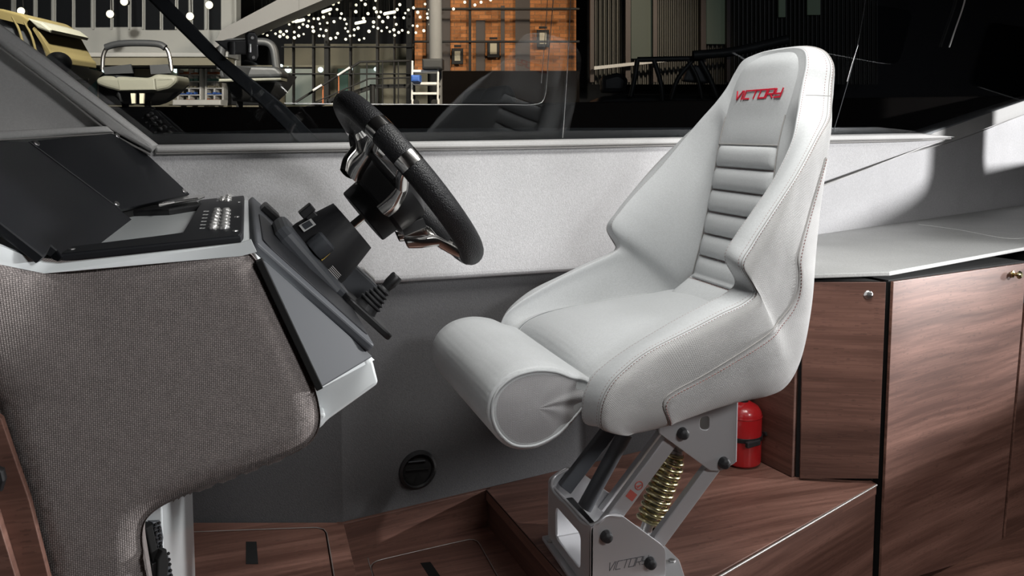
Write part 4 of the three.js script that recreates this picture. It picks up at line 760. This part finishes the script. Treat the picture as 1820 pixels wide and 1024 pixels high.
    const b1 = rc0.clone().addScaledVector(dP, -0.006).addScaledVector(dA, -0.006), b2 = rc0.clone().addScaledVector(dP, 0.006).addScaledVector(dA, 0.006);
    part(ped, 'warning_ring', merge([ring, bar(b1, b2, 0.001, 5), bar(rc0.clone().addScaledVector(dA, -0.005), rc0.clone().addScaledVector(dA, 0.004).addScaledVector(dP, 0.003), 0.0016, 5)]), M.stickerRed);
    // engraved lettering on the lower bracket
    part(ped, 'engraving', word(V(.716, .058, zn + .0003), V(1, 0, 0), V(0, 1, 0), V(0, 0, 1), 0.088, 0.017, 0.0013, 0.0004, 0.006), M.greyPlastic, { label: 'engraved wordmark reading VICTORY' });
  }
  // the wordmark V I C T O R Y in wide slanted strokes
  function word(c, rt, up, n, W, H, st, dep, slant) {
    const gl = [[[[0, 1], [.45, 0], [1.0, 1]]], [[[0, 0], [0, 1]]], [[[1, 1], [0, 1], [0, 0], [1, 0]]], [[[-.05, 1], [1.15, 1]], [[.5, 1], [.5, 0]]], [[[0, 0], [0, 1], [1, 1], [1, 0], [0, 0]]], [[[0, 0], [0, 1], [1, 1], [1, .42], [.15, .42]], [[.55, .42], [1, 0]]], [[[0, 1], [0, .42], [1, .42]], [[1, 1], [1, 0], [.1, 0]]]];
    const wd = [1.0, .12, .95, 1.15, 1.05, 1.0, 1.0], gap = 0.24, tot = wd.reduce((a, b) => a + b, 0) + gap * 6; let x = 0; const list = [];
    const cw = W / tot, map = (u, v) => c.clone().addScaledVector(rt, u * cw - W / 2 + (v - 0.5) * slant).addScaledVector(up, (v - 0.5) * H);
    gl.forEach((g, i) => { for (const pl of g) for (let k = 0; k < pl.length - 1; k++) { const a = map(x + pl[k][0] * wd[i], pl[k][1]), b = map(x + pl[k + 1][0] * wd[i], pl[k + 1][1]); const d = b.clone().sub(a).normalize().multiplyScalar(st * 0.4); list.push(beam(a.sub(d), b.add(d), st, dep, n)); } x += wd[i] + gap; });
    return merge(list);
  }
}

// ------------------------------------------------------------------ the showroom hall beyond the glass
{
  const FN = FH.clone().negate(), quadPts = (x0, y0, x1, y1, d) => [[x0, y0], [x1, y0], [x1, y1], [x0, y1]].map(([x, y]) => far(x, y, d));
  function far(x, y, d) { const r = ray(x, y); return EYE.clone().addScaledVector(r, d / r.dot(FH)); }
  const poly = (L, d, t, o) => slab(L.map(([x, y]) => far(x, y, d)), FN, t, o || { bevel: 0 });
  const bx = (x0, y0, x1, y1, d, t = 0.1, o) => slab(quadPts(x0, y0, x1, y1, d), FN, t, o || { bevel: 0 });
  const pipe = (a, b, d, r, d2) => bar(far(...a, d), far(...b, d2 ?? d), r, 8);
  // back wall of the hall with a high row of dark windows, shop ledge below
  const W = struct('wall_hall', bx(-260, -500, 420, 118, 18, 0.3), M.hallWall);
  const panes = [[-60, -28], [-12, 18], [29, 57.5], [67, 89.5], [100, 128.5], [134, 160], [170, 197], [202, 227], [233.5, 253.5], [258.5, 283], [290, 313], [317, 334], [343, 362], [371.5, 392]];
  panes.forEach(([a, b], i) => part(W, 'window_pane', bx(a, -120, b, i < 9 ? 50 - i * 0.3 : 53, 17.96, 0.1), M.hallPane));
  for (const [a] of panes) part(W, 'mullion', bx(a - 6, -120, a - 4, 52, 17.93, 0.06), M.hallWall);
  part(W, 'ledge', bx(-100, 93, 405, 101, 17.4, 0.7, { bevel: 0.02 }), M.white);
  part(W, 'fascia', bx(-100, 102, 405, 116, 17.5, 0.4), M.hallBeige);
  // shop fronts under the ledge
  const S = struct('wall_shop', bx(-100, 116, 760, 200, 21, 0.2), M.hallBeige);
  for (const [a, b, m] of [[132, 170, M.teal], [176, 236, M.hallDark], [300, 345, M.hallBeige], [346, 352, M.white], [354, 372, M.teal], [374, 380, M.white], [400, 470, M.hallDark], [508, 556, M.litWindow], [600, 618, M.teal], [640, 668, M.litWindow]]) part(S, 'shop_panel', bx(a, 122, b, 186, 20.9, 0.08), m);
  part(S, 'rail', bx(-100, 119, 560, 122, 20.0, 0.06), M.mullion);
  for (const [x, y, w, lb] of [[126, 121, 6, 'leftmost shop downlight, beside the yellow canopied boat'], [185, 126, 5, 'shop downlight just left of the pale boat windshield'], [313, 125, 8, 'wide shop downlight right of the pale boat arch'], [334, 117, 7, 'yellowish shop downlight above the white display shelf'], [512, 124, 9, 'wide shop downlight right of the dark boat with the square arch'], [570, 124, 8, 'shop downlight left of the staircase handrail'], [500, 117, 5, 'small shop downlight right above the dark boat arch foot'], [624, 122, 6, 'shop downlight under the upper end of the sloping handrail'], [668, 123, 6, 'rightmost shop downlight, under the stair landing']]) single('shop_downlight', lb, 'lamp', disc(far(x, y, 20.85), FN, w / 1400 * 20.8 * 0.6, 0.05, 14), M.lampCool, 'downlights along the shop fronts');
  // display shelves in the shop
  for (const [x0, x1, lb] of [[316, 356, 'white display shelf with red and teal goods left of the narrow dark doorway'], [366, 396, 'narrower white display shelf close to the dark moored boat']]) {
    const o = thing('display_shelf', lb, 'shelf', far((x0 + x1) / 2, 182, 19.8));
    for (const x of [x0, (x0 + x1) / 2, x1]) part(o, 'upright', bx(x - 1.5, 122, x + 1.5, 182, 19.8, 0.3), M.white);
    for (let k = 0; k < 5; k++) { part(o, 'shelf_board', bx(x0, 132 + k * 12, x1, 133.6 + k * 12, 19.8, 0.35), M.white); part(o, 'goods', merge(Array.from({ length: 5 }, (_, i) => { const a = lerp(x0 + 2, x1 - 6, i / 5 + 0.05 * rnd()); return bx(a, 127 + k * 12 + rnd() * 3, a + 3 + rnd() * 3, 131.6 + k * 12, 19.75, 0.15); })), [M.orange, M.teal, M.hallBeige, M.blue, M.orange][k], { kind: 'stuff' }); }
  }
  single('shop_counter', 'low white counter glowing in front of the display shelves', 'counter', bx(306, 177, 392, 187, 19.2, 0.5, { bevel: 0.03 }), M.white);
  // sloping stair soffit and glazed curtain wall with its mullions
  struct('trim_hall', poly([[378, 88], [392, 54], [440, 28], [500, -4], [610, -60], [720, -60], [574, 0], [427, 62], [405, 72]], 14.5, 0.6), M.soffit);
  const G = struct('wall_glazed', bx(420, -500, 1040, 200, 24, 0.2), M.hallDark);
  part(G, 'lit_room', bx(505, 78, 735, 186, 23.6, 0.2), M.hallBeige);
  part(G, 'lit_room', bx(556, 118, 735, 186, 23.5, 0.05), M.litWindow);
  for (const [x, w, m] of [[556, 3, 0], [580, 8, 0], [622, 3, 0], [670, 4, 0], [727, 10, 0], [835, 4, 0], [700, 2, 0], [520, 2, 0]]) part(G, 'mullion', bx(x - w / 2, -200, x + w / 2, 186, 16, 0.15), M.mullion);
  for (const [x0, x1, y, h] of [[735, 1030, 72, 3], [500, 735, 82, 2], [735, 1030, 14, 3], [500, 735, 130, 2]]) part(G, 'transom', bx(x0, y, x1, y + h, 15.9, 0.12), M.mullion);
  // brick wall with dark piers, and the white column before it
  const B = struct('wall_brick', bx(737, -200, 1024, 128, 17, 0.3), M.brick);
  for (const [a, b, y] of [[758, 800, -200], [846, 862, 36], [916, 942, -200], [890, 897, 10]]) part(B, 'pier', bx(a, y, b, 128, 16.9, 0.15), M.brown);
  single('column', 'pale round column standing before the brick wall', 'column', lathe([[0, 0], [0.11, 0], [0.11, 5.1], [0, 5.1]], far(775, 190, 13.5).setY(-0.8), UPV, 24), M.soffit);
  for (const [x0, y0, x1, y1, l] of [[803, 86, 823, 114, 'left dark framed picture on the brick wall nearest the white column'], [866, 72, 888, 102, 'middle framed picture on the brick wall with a pale centre'], [954, 53, 976, 84, 'right framed picture on the brick wall by the window edge']]) {
    const o = thing('wall_picture', l, 'picture', far((x0 + x1) / 2, y1, 16.8)); part(o, 'frame', bx(x0, y0, x1, y1, 16.8, 0.08, { bevel: 0.01 }), M.mullion); part(o, 'print', bx(x0 + 5, y0 + 5, x1 - 5, y1 - 6, 16.78, 0.06), M.hallBeige); part(o, 'picture_lamp', bx(x0 + 4, y0 - 6, x1 - 4, y0 - 3, 16.7, 0.1), M.mullion);
  }
  struct('wall_low', bx(776, 126, 1030, 200, 15, 0.3), M.bulwark);
  // hall floor and roof, right-hand walls
  struct('floor_hall', slab([far(-900, 330, 24), far(2700, 330, 24), far(2700, 330, 3.4).setY(-0.8), far(-900, 330, 3.4).setY(-0.8)].map(p => p.setY(-0.8)), UPV, 0.1, { bevel: 0 }), M.hallDark);
  struct('ceiling_hall', slab([[-16, -26], [30, -26], [30, 8], [-16, 8]].map(([x, z]) => V(x, 4.3, z)), V(0, -1, 0), 0.1, { bevel: 0 }), M.hallDark);
  struct('wall_hall_right', bx(1020, -600, 2800, 300, 19, 0.3), M.hallDark);
  // corrugated shutter wall, as one folded sheet, with dim lit strips between
  {
    const x0 = 1052, x1 = 1560, n = 66, pos = [], idx = [];
    for (let i = 0; i <= n * 4; i++) { const t = i / (n * 4), ph = (i % 4), dd = 16.2 + (ph === 1 || ph === 2 ? 0.1 : 0); const x = lerp(x0, x1, t); for (const y of [-300, 150]) pos.push(...far(x, y, dd).toArray()); }
    for (let i = 0; i < n * 4; i++) { const k = i * 2; idx.push(k, k + 1, k + 2, k + 1, k + 3, k + 2); }
    const g = new THREE.BufferGeometry(); g.setAttribute('position', new THREE.Float32BufferAttribute(pos, 3)); g.setAttribute('uv', new THREE.Float32BufferAttribute(new Float32Array(pos.length / 3 * 2), 2)); g.setIndex(idx);
    const Cw = struct('wall_corrugated', toCreasedNormals(g, 0.3), M.corr);
    for (const [a, b, y] of [[1122, 1160, 104], [1256, 1291, 78], [1436, 1458, 26], [1385, 1396, 30]]) part(Cw, 'window_strip', bx(a, -200, b, y, 16.1, 0.05), M.dimWindow);
    for (const [a, b] of [[1049, 1056], [1112, 1121], [1161, 1168], [1246, 1255], [1292, 1298]]) part(Cw, 'post', bx(a, -200, b, 146, 15.9, 0.15), M.brown);
    part(Cw, 'rail', poly([[1056, 118], [1300, 92], [1300, 97], [1056, 124]], 15.7, 0.1), M.hallWall);
  }
  // pendant bulbs hanging from the dark ceiling
  {
    let first = null; const spots = [], y0 = o => o.position.y; const put = (x, y, d, r) => {
      const lab = 'small round bulb glowing in the cloud of pendant lights under the dark hall ceiling';
      if (!first) { first = thing('pendant_bulb', lab, 'lamp', far(x, y, d), 'pendant bulbs in the hall'); const c = first.position.clone(); part(first, 'bulb', new THREE.SphereGeometry(0.025, 10, 8).translate(c.x, c.y, c.z), M.lamp); const cd = part(first, 'cord', new THREE.CylinderGeometry(0.0012, 0.0012, 1, 4).translate(c.x, c.y + 0.53, c.z), M.mullion); cd.scale.y = (4.3 - y0(first)) ; const p = far(x, y, d); p.u = x; p.v = y; spots.push(p); return; }
      const p = far(x, y, d); p.u = x; p.v = y; if (spots.some(q => Math.hypot(q.x - p.x, q.z - p.z) < 0.07 || Math.hypot(q.u - p.u, q.v - p.v) < 7)) return; spots.push(p);
      const o = first.clone(); o.name = numbered('pendant_bulb'); o.position.copy(p); o.children[0].scale.setScalar(r); o.children[1].scale.y = 4.3 - p.y; scene.add(o);
    };
    for (let i = 0; i < 330; i++) { const t = Math.pow(rnd(), 0.8), x = 448 + 320 * rnd(), lim = 74 - Math.abs(x - 600) * 0.08, y0 = Math.max(-20, 68 - (x - 427) * 0.42), y = lerp(Math.min(y0, lim - 12), lim, t); put(x, y, 15.0 + 0.8 * rnd(), 0.85 + 0.45 * rnd()); }
    for (const [x, y] of [[826, 4], [806, 16], [812, 22], [820, 8], [844, 9], [855, 4], [872, 0], [808, 14], [735, 14], [748, 22], [740, 38], [752, 34]]) put(x, y, 13, 0.95);
    const L = (x, y, w, tilt, lb) => { const c = far(x, y, 12), o = thing('strip_light', lb, 'lamp', c, 'strip lights among the bulbs');
      part(o, 'tube', slab([[x - w, y + tilt], [x + w, y - tilt], [x + w, y - tilt + 5], [x - w, y + tilt + 5]].map(([a, b]) => far(a, b, 12)), FN, 0.05, { bevel: 0.01, r: 0.02 }), M.lamp); part(o, 'cord', bar(c.clone(), c.clone().setY(4.3), 0.0015, 4), M.mullion); };
    L(532, 34, 9, 2, 'leftmost strip light among the pendant bulbs, nearest the pale stair soffit'); L(580, 16, 9, 3, 'upper left strip light among the bulbs, second from the left'); L(692, 20, 11, 2, 'rightmost strip light among the pendant bulbs, nearest the white column'); L(640, 37, 10, 2, 'lowest strip light among the pendant bulbs, third from the left');
    for (const [x, y, lb] of [[38, 20, 'hall spotlight above the yellow canopied boat, leftmost of the five'], [196, 25, 'second hall spotlight from the left, below its brighter neighbour'], [221, 3, 'hall spotlight at the top edge of the picture, third from the left'], [338, 29, 'hall spotlight lowest beside the diagonal black window bar'], [372, 9, 'hall spotlight right of the diagonal black window bar, rightmost of the five']]) {
      const c = far(x, y, 15), o = thing('hall_spotlight', lb, 'lamp', c, 'spotlights before the hall windows');
      part(o, 'lens', lathe([[0, 0.06], [0.05, 0.05], [0.07, 0.02], [0.075, 0], [0, 0]], c, FN, 16), M.lamp); part(o, 'housing', lathe([[0, -0.12], [0.05, -0.12], [0.078, 0], [0.078, 0.01], [0.074, 0.01]], c, FN, 16), M.mullion); part(o, 'stem', bar(c.clone().addScaledVector(FN, -0.06), c.clone().addScaledVector(FN, -0.06).setY(4.3), 0.012, 6), M.mullion);
    }
  }
  // stair with handrail and landing
  {
    const o = thing('hall_staircase', 'steel staircase with a sloping handrail rising to a landing before the lit rooms', 'staircase', far(600, 190, 13.5));
    const d = 13.5;
    part(o, 'handrail', merge([pipe([525, 182], [640, 110], d, 0.02), pipe([640, 110], [728, 108], d, 0.02)]), M.mullion);
    part(o, 'lower_rail', merge([pipe([560, 182], [655, 140], d, 0.014), pipe([655, 140], [728, 138], d, 0.014)]), M.mullion);
    part(o, 'lit_edge', merge([pipe([600, 134], [622, 120], d - 0.1, 0.02), pipe([556, 161], [572, 151], d - 0.1, 0.02)]), M.white);
    for (const [x, m] of [[652, 0], [680, 0], [708, 0], [574, 1], [602, 1], [628, 1]]) part(o, 'baluster', pipe([x, m ? 110 + (640 - x) * 0.626 : 110], [x, 184], d, 0.012), x % 4 ? M.orange : M.mullion);
    part(o, 'newel_post', merge([bar(far(662, 150, 13.7), far(662, 150, 13.7).setY(-0.8), 0.05, 8), bar(far(733, 150, 13.7), far(733, 150, 13.7).setY(-0.8), 0.05, 8)]), M.mullion);
    part(o, 'stringer', poly([[540, 190], [662, 150], [735, 149], [735, 156], [664, 157], [566, 190]], 13.7, 0.08), M.mullion);
  }
  // trolley with shelves beside the column
  {
    const o = thing('shelf_trolley', 'white open trolley with a blue parcel standing beside the pale column', 'trolley', far(755, 180, 13));
    for (const x of [733, 779]) part(o, 'upright', pipe([x, 108], [x - 1, 178], 13, 0.018), M.white);
    for (const y of [124, 146, 164]) part(o, 'shelf', bx(733, y, 779, y + 4, 13, 0.4), M.white);
    for (const x of [733, 779]) part(o, 'leg', bar(far(x, 176, 13), far(x, 176, 13).setY(-0.8), 0.02, 8), M.white);
    part(o, 'parcel', bx(730, 133, 746, 145, 12.8, 0.3, { bevel: 0.03 }), M.blue); part(o, 'dark_box', bx(750, 104, 786, 122, 12.9, 0.4, { bevel: 0.03 }), M.boatDark);
    for (const x of [740, 772]) part(o, 'wheel', lathe([[0, 0], [0.05, 0.005], [0.05, 0.03], [0, 0.035]], far(x, 182, 12.9), FN, 14), M.mullion);
  }
  // boats: hull lofted from the bow backwards, towards the camera
  function hull(c, beamW, h, len, yaw, flare = 0.75) {
    const n = 14, m = 10, pos = [], idx = [], dirF = FN.clone().applyAxisAngle(UPV, yaw), sd = UPV.clone().cross(dirF).normalize();
    for (let i = 0; i <= n; i++) { const t = i / n, b = beamW / 2 * Math.pow(Math.sin(Math.min(1, t * 1.15) * Math.PI / 2), 0.75); for (let j = 0; j <= m; j++) { const a = j / m * 2 - 1, s = Math.sign(a) * Math.pow(Math.abs(a), 0.8), k = 1 - Math.pow(Math.abs(a), 2.2), y = h * (1 - k) + 0.18 * h * (1 - t) * Math.abs(a), wd = s * b * lerp(flare, 1, Math.abs(a)); const p = c.clone().addScaledVector(dirF, len * (0.5 - t) + (1 - t) * Math.abs(a) * 0.15).addScaledVector(sd, wd).add(V(0, y, 0)); pos.push(p.x, p.y, p.z); } }
    for (let i = 0; i < n; i++) for (let j = 0; j < m; j++) { const a = i * (m + 1) + j, b = a + 1, d = a + m + 1; idx.push(a, b, d, b, d + 1, d); }
    const g = new THREE.BufferGeometry(); g.setAttribute('position', new THREE.Float32BufferAttribute(pos, 3)); g.setAttribute('uv', new THREE.Float32BufferAttribute(new Float32Array(pos.length / 3 * 2), 2)); g.setIndex(idx); g.computeVertexNormals(); return g;
  }
  const stand = (o, x, d, w, top) => { const g = []; for (const k of [-1, 1]) { const p = far(x + k * w, 190, d); g.push(bar(p.clone().setY(top), p.clone().setY(-0.8), 0.05, 8)); } part(o, 'cradle', merge(g), M.mullion); };
  const arch = (L, d, r) => tube(L.map(([x, y, k]) => far(x, y, d + (k || 0))), r, false, 40, 8);
  {
    const d = 12, o = thing('motor_boat', 'pale open motor boat with a bent arch over its cockpit, beside the yellow boat', 'boat', far(243, 190, d));
    part(o, 'hull', hull(far(243, 186, d), 1.2, 0.33, 1.2, 0.1), M.boatDark); stand(o, 243, d, 20, far(243, 186, d).y + 0.05);
    part(o, 'deck_side', poly([[169, 140], [180, 134], [262, 138], [276, 131], [313, 134], [314, 146], [300, 158], [276, 163], [212, 163], [186, 156], [170, 150]], d - 0.75, 0.5, { bevel: 0.06, segs: 3, r: 0.05 }), M.boatWhite);
    part(o, 'bow_panel', poly([[208, 141], [274, 140], [276, 160], [212, 161]], d - 0.8, 0.06, { bevel: 0.015 }), M.boatWhite);
    part(o, 'windshield', poly([[182, 120], [232, 114], [236, 130], [186, 132]], d - 0.2, 0.03), M.boatDark); part(o, 'windshield', poly([[266, 116], [298, 114], [304, 130], [268, 132]], d - 0.2, 0.03), M.boatDark);
    part(o, 'arch', arch([[182, 124], [184, 98], [190, 86], [205, 80], [245, 77.5], [285, 80], [297, 88], [302, 104], [305, 126]], d, 0.03), M.steel);
    part(o, 'bimini', arch([[188, 84], [205, 79], [245, 76.5], [285, 79.5], [294, 85]], d - 0.04, 0.05), M.boatDark);
    part(o, 'hull_stripe', poly([[232, 166], [240, 166], [240, 184], [234, 184]], d - 1.2, 0.03), M.hallBeige); part(o, 'hull_stripe', poly([[248, 166], [256, 166], [255, 184], [248, 184]], d - 1.2, 0.03), M.hallBeige);
  }
  {
    const d = 12, o = thing('motor_boat', 'dark motor boat with a square black arch behind the window catch', 'boat', far(445, 190, d));
    part(o, 'hull', hull(far(446, 182, d), 1.0, 0.42, 1.2, -0.1), M.boatDark); stand(o, 446, d, 20, far(446, 182, d).y + 0.05);
    part(o, 'coaming', poly([[388, 126], [400, 116], [490, 118], [502, 130], [498, 138], [390, 140]], d - 0.5, 0.4, { bevel: 0.05, segs: 3, r: 0.05 }), M.boatDark);
    part(o, 'arch', arch([[392, 124], [396, 84], [404, 77], [440, 75], [476, 76], [485, 84], [492, 122]], d, 0.06), M.boatDark);
    part(o, 'gunwale', poly([[388, 140], [500, 138], [500, 143], [388, 146]], d - 0.9, 0.3, { bevel: 0.02 }), M.boatWhite);
  }
  {
    const d = 9, o = thing('canopied_boat', 'boat under a yellow canopy with dark side windows at the upper left', 'boat', far(30, 150, d));
    part(o, 'side_window', poly([[-70, 24], [0, 22], [40, 32], [58, 46], [72, 72], [90, 106], [90, 140], [-70, 140]], d, 0.85, { bevel: 0.05, segs: 3, r: 0.04 }), M.boatDark);
    part(o, 'canopy', poly([[-70, 12], [0, 15], [36, 24], [64, 42], [66, 52], [56, 48], [36, 34], [0, 24], [-70, 26]], d - 0.05, 0.95, { bevel: 0.03, segs: 3, r: 0.03 }), M.canopy);
    part(o, 'canopy_post', poly([[57, 46], [68, 52], [86, 88], [98, 100], [98, 112], [82, 106], [70, 76]], d - 0.08, 0.9, { bevel: 0.03, segs: 3, r: 0.02 }), M.canopy);
    part(o, 'roof_edge', poly([[48, 32], [74, 40], [91, 53], [88, 58], [66, 50]], d - 0.1, 0.8, { bevel: 0.02, segs: 2 }), M.boatWhite);
    for (const [x, y] of [[22, 30], [44, 40]]) part(o, 'canopy_rib', arch([[x, y], [x + 12, y + 24], [x + 26, y + 80]], d - 0.04, 0.014), M.canopy);
    part(o, 'hull', hull(far(30, 172, d), 1.2, 0.35, 2, 0.15), M.boatWhite); stand(o, 30, d, 30, far(30, 172, d).y + 0.05);
    part(o, 'outboard_cover', new THREE.SphereGeometry(0.13, 16, 12).scale(1, 0.9, 0.9).translate(...far(104, 112, d - 0.6).toArray()), M.boatDark);
  }
  // tarpaulined seats of a dark boat low beyond the sill
  {
    const o2 = thing('covered_boat', 'dark boat with two rounded covered seats low beyond the window sill', 'boat', far(870, 200, 8));
    for (const [x, w, y, dd] of [[842, 26, 172, 8], [880, 32, 168, 7.8]]) part(o2, 'covered_seat', slab([[x - w, 186], [x - w * 0.7, y - 6], [x - w * 0.2, y - 15], [x + w * 0.8, y - 18], [x + w * 1.1, y - 4], [x + w * 1.2, 186]].map(([a, b]) => far(a, b, dd)), FN, 0.3, { bevel: 0.05, segs: 4, r: 0.06, smooth: true }), M.boatDark);
    part(o2, 'hull', poly([[790, 182], [960, 180], [930, 300], [820, 300]], 8.1, 0.9, { bevel: 0.08, segs: 3, r: 0.1 }), M.boatDark); stand(o2, 870, 8.1, 40, far(870, 260, 8.1).y);
    const o = thing('roll_bar_boat', 'black boat with a tubular roll bar before the corrugated wall', 'boat', far(1200, 200, 9));
    const T = (L, r = 0.03, dd = 9) => part(o, 'roll_bar', arch(L, dd, r), M.boatDark);
    T([[1121, 172], [1128, 140], [1133, 106]]); T([[1133, 106], [1180, 105], [1243, 104]]); T([[1243, 104], [1262, 140], [1276, 176]]); T([[1162, 106], [1175, 150], [1178, 180]], 0.028); T([[1232, 106], [1205, 140], [1192, 178]], 0.028); T([[1222, 104], [1240, 140], [1248, 175]], 0.022);
    T([[1232, 98], [1300, 92], [1400, 70]], 0.05, 8.8);
    part(o, 'hull', poly([[1060, 172], [1120, 166], [1300, 168], [1420, 160], [1420, 240], [1060, 240]], 9.2, 1.2, { bevel: 0.1, segs: 3, r: 0.1 }), M.boatDark); stand(o, 1240, 9.4, 100, far(1240, 220, 9.4).y);
    part(o, 'seat_back', poly([[1214, 144], [1224, 118], [1256, 114], [1264, 148]], 9.1, 0.15, { bevel: 0.03, segs: 3, r: 0.04 }), M.greyPlastic);
    part(o, 'hatch', poly([[1070, 136], [1100, 128], [1118, 140], [1112, 164], [1070, 164]], 9.6, 0.3, { bevel: 0.05, r: 0.05 }), M.boatDark);
  }
}
renderer.render(scene, camera);
